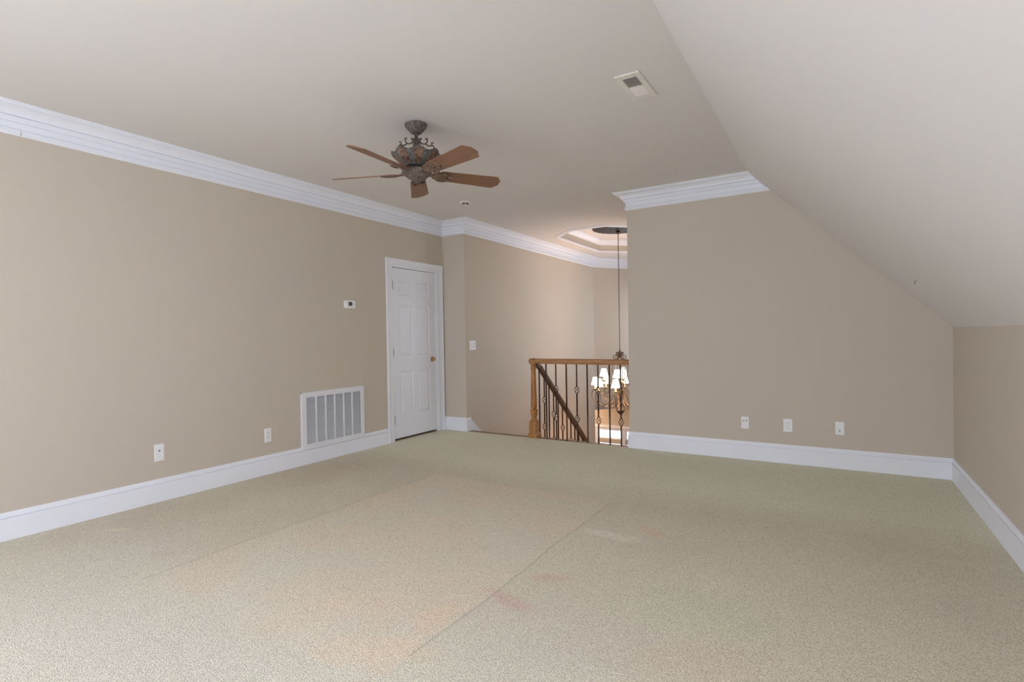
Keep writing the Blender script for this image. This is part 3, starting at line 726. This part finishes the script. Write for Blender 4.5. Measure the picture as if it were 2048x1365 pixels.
sw = plate('light_switch', 'white two-gang switch plate on the hall wall by the stair opening', 'light switch', 'none', (XD, 0.154, 1.100), 'H', 0.142, 0.122)
b = bmesh.new(); box(b, (0.0054, -0.045, -0.026), (0.0066, -0.017, 0.034)); box(b, (0.0066, -0.040, -0.0), (0.014, -0.022, 0.014), 0.002); build('toggle', b, M['white'], sw)
b = bmesh.new(); box(b, (0.0054, 0.012, -0.034), (0.0066, 0.058, 0.036)); build('control_panel', b, M['white'], sw)
for i, (y, z) in enumerate(((0.021, 0.027), (0.021, 0.011), (0.021, -0.010), (0.021, -0.026), (0.047, 0.027), (0.047, -0.012))):
    b = bmesh.new(); box(b, (0.0064, y-0.008, z-0.0035), (0.0085, y+0.008, z+0.0035), 0.0008); build('button', b, M['button'], sw)

# thermostat
th = empty('thermostat', (0, -1.578, 1.576), label='white rounded thermostat with a dark display on the left wall', cat='thermostat')
def rounded(bm, x0, x1, w, h, r, bul=0.0, seg=6, inset=0.0):
    pts = []
    for cx, cy, a0 in ((w/2-r, h/2-r, 0), (-w/2+r, h/2-r, PI/2), (-w/2+r, -h/2+r, PI), (w/2-r, -h/2+r, 1.5*PI)):
        for i in range(seg+1):
            a = a0+PI/2*i/seg; y = cx+r*math.cos(a); z = cy+r*math.sin(a)
            y += (bul*(1-(z/(h/2))**2))*(1 if y > 0 else -1)
            pts.append((y, z))
    n = len(pts)
    A = [bm.verts.new((x0, y, z)) for y, z in pts]; B = [bm.verts.new((x1-0.006, y, z)) for y, z in pts]
    C = [bm.verts.new((x1, y*0.94, z*0.92)) for y, z in pts]
    for P_, Q_ in ((A, B), (B, C)):
        for i in range(n): bm.faces.new((P_[i], P_[(i+1) % n], Q_[(i+1) % n], Q_[i]))
    bm.faces.new(A); bm.faces.new(C)
b = bmesh.new(); rounded(b, 0.0004, 0.030, 0.130, 0.088, 0.022, 0.004); build('thermostat_body', b, M['white'], th, auto=35)
b = bmesh.new(); box(b, (0.0295, -0.030, -0.014), (0.0308, 0.020, 0.026)); build('display', b, M['lcd'], th)
for y, z in ((-0.022, -0.029), (-0.003, -0.029), (0.017, -0.029), (0.040, 0.016), (0.050, 0.005), (0.040, -0.009)):
    b = bmesh.new(); cyl_x(b, 0.0295, 0.0315, y, z, 0.004, 12); build('button', b, M['button'], th)

# ---------------------------------------------------------------- ceiling fan
FZ = H
fan = empty('ceiling_fan', (1.907, -2.636, FZ), label='antique bronze ceiling fan with five brown wooden blades hanging from the flat ceiling', cat='ceiling fan')
def zz(a): return a-FZ
bm = bmesh.new()
lathe(bm, [(0.070, -0.0005), (0.078, -0.004), (0.079, -0.010), (0.073, -0.018), (0.070, -0.022), (0.054, -0.044), (0.040, -0.060), (0.032, -0.066), (0.020, -0.067)], 48, fr=lambda a, z: 1+(0.035*math.cos(a*12) if -0.06 < z < -0.015 else 0))
build('canopy', bm, M['plum'], fan, auto=40)
bm = bmesh.new(); lathe(bm, [(0.012, -0.062), (0.012, zz(2.605))], 20); build('downrod', bm, M['plum'], fan, auto=40)
bm = bmesh.new(); lathe(bm, [(0.013, zz(2.612)), (0.020, zz(2.610)), (0.027, zz(2.598)), (0.030, zz(2.592)), (0.026, zz(2.585)), (0.024, zz(2.56)), (0.026, zz(2.53)), (0.030, zz(2.505)), (0.06, zz(2.478))], 32, fr=lambda a, z: 1+0.07*math.cos(a*8))
build('collar', bm, M['plum'], fan, auto=40)
# scroll arms from the collar to the rim of the housing
for q in range(4):
    a = math.radians(-52 + 90*q)
    def R(r, z): return (r*math.cos(a), r*math.sin(a), zz(z))
    bm = bmesh.new()
    tube(bm, spline([R(0.026, 2.585), R(0.042, 2.575), R(0.060, 2.573), R(0.072, 2.585), R(0.078, 2.605), R(0.070, 2.612), R(0.064, 2.604)], 6), 0.0042, 8)
    tube(bm, spline([R(0.066, 2.574), R(0.082, 2.562), R(0.100, 2.562), R(0.110, 2.565), R(0.120, 2.555), R(0.126, 2.53), R(0.136, 2.502)], 6), 0.0042, 8)
    tube(bm, spline([R(0.110, 2.565), R(0.104, 2.578), R(0.112, 2.586), R(0.119, 2.578)], 5), 0.0035, 8)
    lathe(bm, [(0.002, -0.007), (0.007, -0.003), (0.007, 0.003), (0.002, 0.007)], 10, (R(0.031, 2.608)))
    build('scroll_arm', bm, M['iron'], fan, smooth=True)
# scalloped housing with eight panels between fluted ribs
bm = bmesh.new(); NS = 192; NZ = 12; grid = []
phase = math.radians(-52.5+9)
for i in range(NS):
    a = 2*PI*i/NS; u = ((a-phase)/(2*PI/8)) % 1.0; pu = min(u, 1-u)   # 0 at a panel centre, .5 at a rib centre
    inrib = pu > 0.29
    top = 2.494 + (0.016*math.cos(pu/0.29*PI/2) if not inrib else -0.010*math.cos((0.5-pu)/0.21*PI/2)+0.002)
    col = []
    for k in range(NZ+1):
        t = k/NZ; z = 2.413+(top-2.413)*t
        r = 0.082+0.088*(t**0.8)
        if inrib: r += 0.004*math.cos((0.5-pu)*2*PI*24)*min(1, 4*t) - 0.006*t
        else: r += 0.004*math.sin(t*PI)
        if k == NZ: r += 0.004
        col.append(bm.verts.new((r*math.cos(a), r*math.sin(a), zz(z))))
    grid.append((col, inrib))
for i in range(NS):
    A, ra = grid[i]; B, rb = grid[(i+1) % NS]
    for k in range(NZ):
        f = bm.faces.new((A[k], B[k], B[k+1], A[k+1])); f.material_index = 1 if (ra or k >= NZ-1) else 0
ct = bm.verts.new((0, 0, zz(2.475))); cb = bm.verts.new((0, 0, zz(2.413)))
for i in range(NS):
    A = grid[i][0]; B = grid[(i+1) % NS][0]
    bm.faces.new((A[NZ], B[NZ], ct)).material_index = 1; bm.faces.new((B[0], A[0], cb)).material_index = 1
build('motor_housing', bm, [M['rust'], M['verd']], fan, auto=50)
bm = bmesh.new(); lathe(bm, [(0.082, zz(2.420)), (0.088, zz(2.415)), (0.082, zz(2.409))], 40); build('housing_ring', bm, M['verd'], fan, auto=40)
bm = bmesh.new(); lathe(bm, [(0.070, zz(2.412)), (0.070, zz(2.378))], 32); build('flywheel', bm, M['black'], fan, auto=40)
bm = bmesh.new()
lathe(bm, [(0.080, zz(2.386)), (0.098, zz(2.385)), (0.102, zz(2.380)), (0.099, zz(2.372)), (0.086, zz(2.354)), (0.066, zz(2.335)), (0.048, zz(2.324)), (0.034, zz(2.319)), (0.034, zz(2.314)), (0.022, zz(2.310))], 96, fr=lambda a, z: 1+(0.03*math.cos(a*24) if zz(2.376) > z > zz(2.322) else 0))
build('switch_housing', bm, M['plum'], fan, auto=40)
bm = bmesh.new(); lathe(bm, [(0.012, zz(2.311)), (0.015, zz(2.306)), (0.009, zz(2.300)), (0.004, zz(2.295))], 20); build('finial', bm, M['plum'], fan, auto=40)
# blades
BZ = 2.368; BETA = math.radians(-16)
def blade_bm():
    bm = bmesh.new(); n = 18; hw0, hw1 = 0.056, 0.072; R0, R1 = 0.165, 0.632
    pts = []
    top = [(R0, hw0*0.82), (R0+0.012, hw0)] + [(R0+0.012+(R1-0.04-R0-0.012)*i/8, hw0+(hw1-hw0)*i/8) for i in range(1, 9)] + [(R1-0.003, hw1*0.42)]
    pts = top + [(x, -y) for x, y in reversed(top)]
    A = [bm.verts.new((x, y, 0.003)) for x, y in pts]; B = [bm.verts.new((x, y, -0.003)) for x, y in pts]
    m = len(pts)
    bm.faces.new(A); bm.faces.new(list(reversed(B)))
    for i in range(m): bm.faces.new((A[i], B[i], B[(i+1) % m], A[(i+1) % m]))
    return bm
def iron_bm():
    bm = bmesh.new()
    # leaf-shaped plate under the blade root, with raised ribs, narrowing to a neck at the hub
    NX, NY = 26, 12; top = []; 
    def hw(t):
        if t < 0.25: return 0.014+0.034*max(0, (t-0.12)/0.13)**0.7 if t > 0.12 else 0.014
        if t < 0.6: return 0.048
        return 0.048*math.sqrt(max(0.0, 1-((t-0.6)/0.4)**2))*(1+0.12*math.sin(t*40))+0.003
    G = []
    for i in range(NX+1):
        t = i/NX; x = 0.085+0.185*t; w = hw(t); row = []
        for j in range(NY+1):
            v = -1+2*j/NY; y = v*w
            z = -0.004-0.010*(1-v*v)*(0.4+0.6*abs(math.cos(v*PI*1.5+t*9)))
            row.append(bm.verts.new((x, y, z)))
        G.append(row)
    for i in range(NX):
        for j in range(NY): bm.faces.new((G[i][j], G[i+1][j], G[i+1][j+1], G[i][j+1]))
    bnd = [G[0][j] for j in range(NY+1)] + [G[i][NY] for i in range(1, NX+1)] + [G[NX][j] for j in range(NY-1, -1, -1)] + [G[i][0] for i in range(NX-1, 0, -1)]
    tp = [bm.verts.new((v.co.x, v.co.y, 0.0)) for v in bnd]
    for i in range(len(bnd)): bm.faces.new((bnd[i], bnd[(i+1) % len(bnd)], tp[(i+1) % len(bnd)], tp[i]))
    bm.faces.new(tp)
    for v_ in (-1, 1):
        tube(bm, spline([(0.15, v_*0.046, -0.010), (0.19, v_*0.050, -0.013), (0.225, v_*0.040, -0.013), (0.24, v_*0.022, -0.012), (0.225, v_*0.012, -0.013), (0.215, v_*0.024, -0.013)], 5), 0.0045, 6)
    return bm
bme = bpy.data.meshes.new('fan_blade'); b_ = blade_bm(); bmesh.ops.recalc_face_normals(b_, faces=b_.faces); b_.to_mesh(bme); b_.free(); bme.materials.append(M['blade'])
ime = bpy.data.meshes.new('blade_iron'); b_ = iron_bm(); bmesh.ops.recalc_face_normals(b_, faces=b_.faces); b_.to_mesh(ime); b_.free(); ime.materials.append(M['rust'])
for p_ in ime.polygons: p_.use_smooth = True
ime.set_sharp_from_angle(angle=math.radians(45))
for q in range(5):
    a = math.radians(-86.9+72*q)
    mt = Matrix.Translation((0, 0, zz(BZ))) @ Matrix.Rotation(a, 4, 'Z') @ Matrix.Rotation(BETA, 4, 'X')
    bo = bpy.data.objects.new('fan_blade', bme); COL.objects.link(bo); bo.parent = fan; bo.matrix_local = mt
    mi_ = Matrix.Translation((0, 0, zz(BZ)-0.0)) @ Matrix.Rotation(a, 4, 'Z') @ Matrix.Rotation(BETA, 4, 'X')
    io = bpy.data.objects.new('blade_iron', ime); COL.objects.link(io); io.parent = fan; io.matrix_local = mi_
    bm = bmesh.new(); tube(bm, [(0.065*math.cos(a), 0.065*math.sin(a), zz(2.394)), (0.088*math.cos(a), 0.088*math.sin(a), zz(2.388)), (0.112*math.cos(a), 0.112*math.sin(a), zz(2.366))], 0.010, 8)
    build('blade_arm', bm, M['rust'], fan, smooth=True)

# ---------------------------------------------------------------- landing balustrade
BY = 0.05; NXP = 1.317
lb = empty('landing_balustrade', (NXP, BY, 0), label='level oak handrail and newel with dark iron balusters along the stair opening', cat='railing')
L_ = mk(lb)
bm = bmesh.new()
def sq(bm, c, prof, mi=0):
    """square-section turned stack: list of (half width, z)"""
    rings = [[bm.verts.new((c[0]+sx*h, c[1]+sy*h, z)) for sx, sy in ((-1, -1), (1, -1), (1, 1), (-1, 1))] for h, z in prof]
    for k in range(len(rings)-1):
        for i in range(4): bm.faces.new((rings[k][i], rings[k][(i+1) % 4], rings[k+1][(i+1) % 4], rings[k+1][i])).material_index = mi
    bm.faces.new(rings[0]).material_index = mi; bm.faces.new(rings[-1]).material_index = mi
cN = (NXP, BY)
sq(bm, cN, [(0.062, -0.003), (0.062, 0.030), (0.056, 0.040), (0.050, 0.052), (0.046, 0.056), (0.0455, 0.058), (0.0455, 0.192), (0.040, 0.200)])
lathe(bm, [(0.036, 0.199), (0.040, 0.205), (0.042, 0.212), (0.036, 0.222), (0.030, 0.228), (0.029, 0.238), (0.035, 0.252), (0.042, 0.278), (0.046, 0.300), (0.047, 0.320), (0.047, 0.332), (0.032, 0.338), (0.028, 0.348), (0.034, 0.356),
           (0.0375, 0.364), (0.0375, 0.380), (0.034, 0.56), (0.0285, 0.80), (0.028, 0.812), (0.034, 0.818), (0.036, 0.826), (0.033, 0.834), (0.028, 0.842), (0.030, 0.862), (0.031, 0.882)], 28, (NXP, BY, 0))
build('newel_post', L_(bm), M['oakz'], lb, auto=35)
bm = bmesh.new()
RP = [(-0.026, 0.0), (-0.030, 0.008), (-0.026, 0.018), (-0.031, 0.026), (-0.032, 0.040), (-0.026, 0.052), (-0.014, 0.060), (0, 0.062), (0.014, 0.060), (0.026, 0.052), (0.032, 0.040), (0.031, 0.026), (0.026, 0.018), (0.030, 0.008), (0.026, 0.0)]
ZR = 0.880
A = [bm.verts.new((NXP+0.03, BY+o, ZR+z)) for o, z in RP]; B = [bm.verts.new((XE-0.001, BY+o, ZR+z)) for o, z in RP]
for i in range(len(RP)): bm.faces.new((A[i], A[(i+1) % len(RP)], B[(i+1) % len(RP)], B[i]))
bm.faces.new(A); bm.faces.new(B)
rl = build('handrail', L_(bm), M['oakx'], lb, auto=35)
bm = bmesh.new(); lathe(bm, [(0.052, 0.0), (0.056, 0.008), (0.052, 0.018), (0.057, 0.026), (0.058, 0.042), (0.050, 0.054), (0.034, 0.063), (0.010, 0.066)], 32, (NXP, BY, ZR)); build('newel_cap', L_(bm), M['oakx'], lb, auto=35)

def baluster(name, x, y, z0, z1, baskets, twists, parent, L_, h=0.0065):
    bm = bmesh.new()
    # square bar with twisted stretches, interrupted by baskets
    zs = []; z = z0
    stops = sorted([(b-0.045, b+0.045) for b in baskets])
    spans = []; cur = z0
    for a, b in stops: spans.append((cur, a)); cur = b
    spans.append((cur, z1))
    for a, b in spans:
        if b-a < 0.004: continue
        n = max(2, int((b-a)/0.006)); ang = 0; rings = []
        for i in range(n+1):
            zc = a+(b-a)*i/n
            tw = any(t0 <= zc <= t1 for t0, t1 in twists)
            if tw: ang += (b-a)/n*2*PI/0.075
            hh = h*(1.12 if tw else 1)
            rings.append([bm.verts.new((x+hh*math.sqrt(2)*math.cos(PI/4+ang+k*PI/2), y+hh*math.sqrt(2)*math.sin(PI/4+ang+k*PI/2), zc)) for k in range(4)])
        for i in range(n):
            for k in range(4): bm.faces.new((rings[i][k], rings[i][(k+1) % 4], rings[i+1][(k+1) % 4], rings[i+1][k]))
        bm.faces.new(rings[0]); bm.faces.new(rings[-1])
    bar = build(name, L_(bm), M['iron'], parent)
    for c in baskets:
        bm = bmesh.new()
        for k in range(4):
            pts = []
            for i in range(17):
                t = i/16; r = 0.005+0.0235*math.sin(PI*t)**0.9; a = k*PI/2+t*PI*1.15
                pts.append((x+r*math.cos(a), y+r*math.sin(a), c-0.045+0.09*t))
            tube(bm, pts, 0.0032, 6)
        for s_ in (-1, 1): lathe(bm, [(0.008, -0.006), (0.0105, 0), (0.008, 0.006)], 10, (x, y, c+s_*0.047))
        bo = build('basket', bm, M['iron'], parent, smooth=True)
        L_(bm) if False else None
        bo.data.transform(parent.matrix_basis.inverted())
        mw = bo.data
        bo.parent = bar
    # foot collar
    return bar
xsb = [1.487, 1.615, 1.749, 1.879, 2.008, 2.138, 2.271, 2.400]
for i, x in enumerate(xsb):
    if i % 2: baluster('baluster', x, BY, -0.004, ZR+0.004, [0.255, 0.585], [(0.33, 0.51)], lb, L_)
    else: baluster('baluster', x, BY, -0.004, ZR+0.004, [], [(0.30, 0.50)], lb, L_)

# stair railing going down
sr = empty('stair_railing', (NXP, 0.12, 0), label='sloping oak stair rail with iron basket balusters descending behind the newel', cat='railing')
L_ = mk(sr)
def railz(y): return 0.795-0.842*(y-0.255)      # centre of the rail
bm = bmesh.new(); pth = [(BY+0.060, 0.882), (BY+0.075, 0.878), (BY+0.092, 0.868), (BY+0.11, 0.852)] + [(y, railz(y)) for y in (0.19, 0.3, 0.6, 1.0, 1.5, 2.2, 3.2)]
rings = []
for i, (y, z) in enumerate(pth):
    a, c = pth[max(0, i-1)], pth[min(len(pth)-1, i+1)]
    t = Vector((c[0]-a[0], c[1]-a[1])).normalized(); nrm = Vector((-t.y, t.x))
    rings.append([bm.verts.new((NXP+o, y+nrm.x*(q-0.031), z+nrm.y*(q-0.031))) for o, q in RP])
for i in range(len(rings)-1):
    for k in range(len(RP)): bm.faces.new((rings[i][k], rings[i][(k+1) % len(RP)], rings[i+1][(k+1) % len(RP)], rings[i+1][k]))
bm.faces.new(rings[0]); bm.faces.new(rings[-1])
build('handrail', L_(bm), M['oaky'], sr, auto=35)
for i, y in enumerate([0.191, 0.318, 0.441, 0.566, 0.692, 0.818, 0.945, 1.070, 1.195, 1.320, 1.445, 1.570]):
    top = railz(y)-0.034; tread = -RISE*(int((y-0.09)//RUN)+1)
    if i % 2: baluster('baluster', NXP, y, tread, top, [top-0.295, top-0.625], [(top-0.55, top-0.37)], sr, L_)
    else: baluster('baluster', NXP, y, tread, top, [], [(top-0.58, top-0.38)], sr, L_)

# ---------------------------------------------------------------- medallion and chandelier
CX, CY = 1.462, 2.62; CT = 2.90
md = bmesh.new()
prof = [(0.40, -0.0005), (0.40, -0.012), (0.385, -0.020), (0.36, -0.018), (0.34, -0.026), (0.28, -0.034), (0.22, -0.030), (0.16, -0.038), (0.10, -0.036), (0.05, -0.045), (0.02, -0.047)]
lathe(md, prof, 120, (CX, CY, CT), fr=lambda a, z: 1+(0.018*math.cos(a*24) if z > -0.03 else 0.03*math.cos(a*12)))
o = build('ceiling_medallion', md, M['medal'], auto=40); props(o, 'dark round ornate ceiling medallion inside the recessed tray above the chandelier', 'ceiling medallion')
ch = empty('chandelier', (CX, CY, CT-0.046), label='ornate bronze chandelier with glowing pleated shades hanging over the stairwell', cat='chandelier')
L_ = mk(ch)
bm = bmesh.new(); z = CT-0.046; i = 0
lathe(bm, [(0.004, 0), (0.03, -0.004), (0.035, -0.02), (0.02, -0.045), (0.006, -0.05)], 20, (CX, CY, CT-0.047)); z -= 0.045
while z > 0.96:
    l, w = 0.021, 0.0095; pts = []
    for k in range(12):
        a = 2*PI*k/12; u, v = w*math.cos(a), l*math.sin(a)
        pts.append((CX+(u if i % 2 else 0), CY+(0 if i % 2 else u), z-0.017+v))
    tube(bm, pts, 0.0030, 5, closed=True); z -= 0.0345; i += 1
build('chain', L_(bm), M['iron'], ch, smooth=True)
# crown of leaves
bm = bmesh.new(); lathe(bm, [(0.004, 0.965), (0.014, 0.95), (0.018, 0.92), (0.010, 0.90), (0.012, 0.87), (0.03, 0.85), (0.02, 0.835)], 16, (CX, CY, 0))
for k in range(6):
    a = 2*PI*k/6+0.2
    R = lambda r, z: (CX+r*math.cos(a), CY+r*math.sin(a), z)
    tube(bm, spline([R(0.01, 0.86), R(0.03, 0.875), R(0.045, 0.905), R(0.055, 0.925), R(0.062, 0.912)], 5), [0.006]*8+[0.010]*8+[0.004]*5, 6)
    tube(bm, spline([R(0.015, 0.845), R(0.05, 0.885), R(0.085, 0.875), R(0.100, 0.835), R(0.094, 0.800), R(0.075, 0.800), R(0.072, 0.825)], 5), 0.006, 6)
build('crown', L_(bm), M['iron'], ch, smooth=True)
# cage of curved straps and crystal column
bm = bmesh.new()
for k in range(6):
    a = 2*PI*k/6+0.5
    R = lambda r, z: (CX+r*math.cos(a), CY+r*math.sin(a), z)
    tube(bm, spline([R(0.02, 0.84), R(0.075, 0.80), R(0.118, 0.72), R(0.122, 0.63), R(0.095, 0.50), R(0.055, 0.38), R(0.045, 0.26), R(0.08, 0.13), R(0.16, 0.045), R(0.185, 0.09), R(0.155, 0.125), R(0.135, 0.095)], 6), 0.0055, 6)
build('cage', L_(bm), M['antique'], ch, smooth=True)
bm = bmesh.new()
lathe(bm, [(0.01, 0.80), (0.035, 0.77), (0.012, 0.735), (0.03, 0.70), (0.02, 0.66), (0.012, 0.55), (0.022, 0.50), (0.012, 0.44), (0.018, 0.30), (0.03, 0.22), (0.02, 0.12), (0.03, 0.06), (0.065, 0.02), (0.07, 0.0), (0.055, -0.03), (0.025, -0.055), (0.008, -0.075)], 20, (CX, CY, 0))
build('column', L_(bm), M['antique'], ch, auto=35)
for k in range(8):
    a = 2*PI*k/8+0.1; bm = bmesh.new(); R = lambda r, z: (CX+r*math.cos(a), CY+r*math.sin(a), z)
    x, y, _ = R(0.075, 0)
    for z in (0.74, 0.70, 0.66): lathe(bm, [(0.001, -0.016), (0.008, 0.0), (0.001, 0.016)], 6, (x, y, z))
    build('crystal_drop', L_(bm), M['crystal'], ch)
SP = 24
def shade_bm(c, rb, rt, h):
    bm = bmesh.new(); seg = 40
    A, B = [], []
    for i in range(seg):
        a = 2*PI*i/seg; w = 1+0.02*(-1)**i
        A.append(bm.verts.new((c[0]+rb*w*math.cos(a), c[1]+rb*w*math.sin(a), c[2]))); B.append(bm.verts.new((c[0]+rt*w*math.cos(a), c[1]+rt*w*math.sin(a), c[2]+h)))
    for i in range(seg): bm.faces.new((A[i], A[(i+1) % seg], B[(i+1) % seg], B[i]))
    return bm
def arm(a, rt, zc, r_out, zlow, rsh):
    R = lambda r, z: (CX+r*math.cos(a), CY+r*math.sin(a), z)
    bm = bmesh.new()
    tube(bm, spline([R(0.03, zlow+0.09), R(0.12, zlow+0.02), R(0.24, zlow), R(r_out-0.06, zlow+0.06), R(r_out, zlow+0.15), R(r_out-0.01, zlow+0.24), R(rt, zc-0.02)], 7), 0.0058, 7)
    tube(bm, spline([R(r_out-0.16, zlow+0.03), R(r_out-0.10, zlow+0.10), R(r_out-0.09, zlow+0.19), R(r_out-0.13, zlow+0.23), R(r_out-0.165, zlow+0.20), R(r_out-0.15, zlow+0.165), R(r_out-0.125, zlow+0.18)], 6), 0.0045, 6)
    tube(bm, spline([R(0.06, zlow+0.30), R(0.13, zlow+0.12), R(0.24, zlow+0.03), R(0.30, zlow+0.01)], 6), 0.0045, 6)
    ao = build('arm', L_(bm), M['antique'], ch, smooth=True)
    x, y, _ = R(rt, 0)
    bm = bmesh.new(); lathe(bm, [(0.008, -0.025), (0.014, -0.018), (0.034, -0.006), (0.036, 0.0), (0.014, 0.002)], 20, (x, y, zc)); bo = build('drip_pan', L_(bm), M['antique'], ch, auto=35)
    bm = bmesh.new(); lathe(bm, [(0.0125, 0.002), (0.0125, 0.075), (0.006, 0.08)], 14, (x, y, zc)); build('candle_sleeve', L_(bm), M['candle'], ch, auto=35)
    so = build('lamp_shade', L_(shade_bm((x, y, zc+0.062), 0.068, 0.037, 0.125)), M['shade'], ch, fix=True)
    so.modifiers.new('thick', 'SOLIDIFY').thickness = 0.0015
    l = bpy.data.lights.new('bulb', 'POINT'); l.energy = 5.6; l.color = (1.0, 0.60, 0.36); l.shadow_soft_size = 0.02
    lo = bpy.data.objects.new('bulb', l); COL.objects.link(lo); lo.location = (x, y, zc+0.13)
# angle of the view direction at the chandelier, so that the arms fall as in the photograph
va = math.atan2(CY+5.478, CX-4.403)
for k in range(8): arm(va+PI-math.radians(10)+k*PI/4, 0.40, 0.335, 0.46, 0.06, 1)
for k in range(4): arm(va+PI-math.radians(10)+k*PI/2, 0.26, 0.475, 0.30, 0.22, 1)
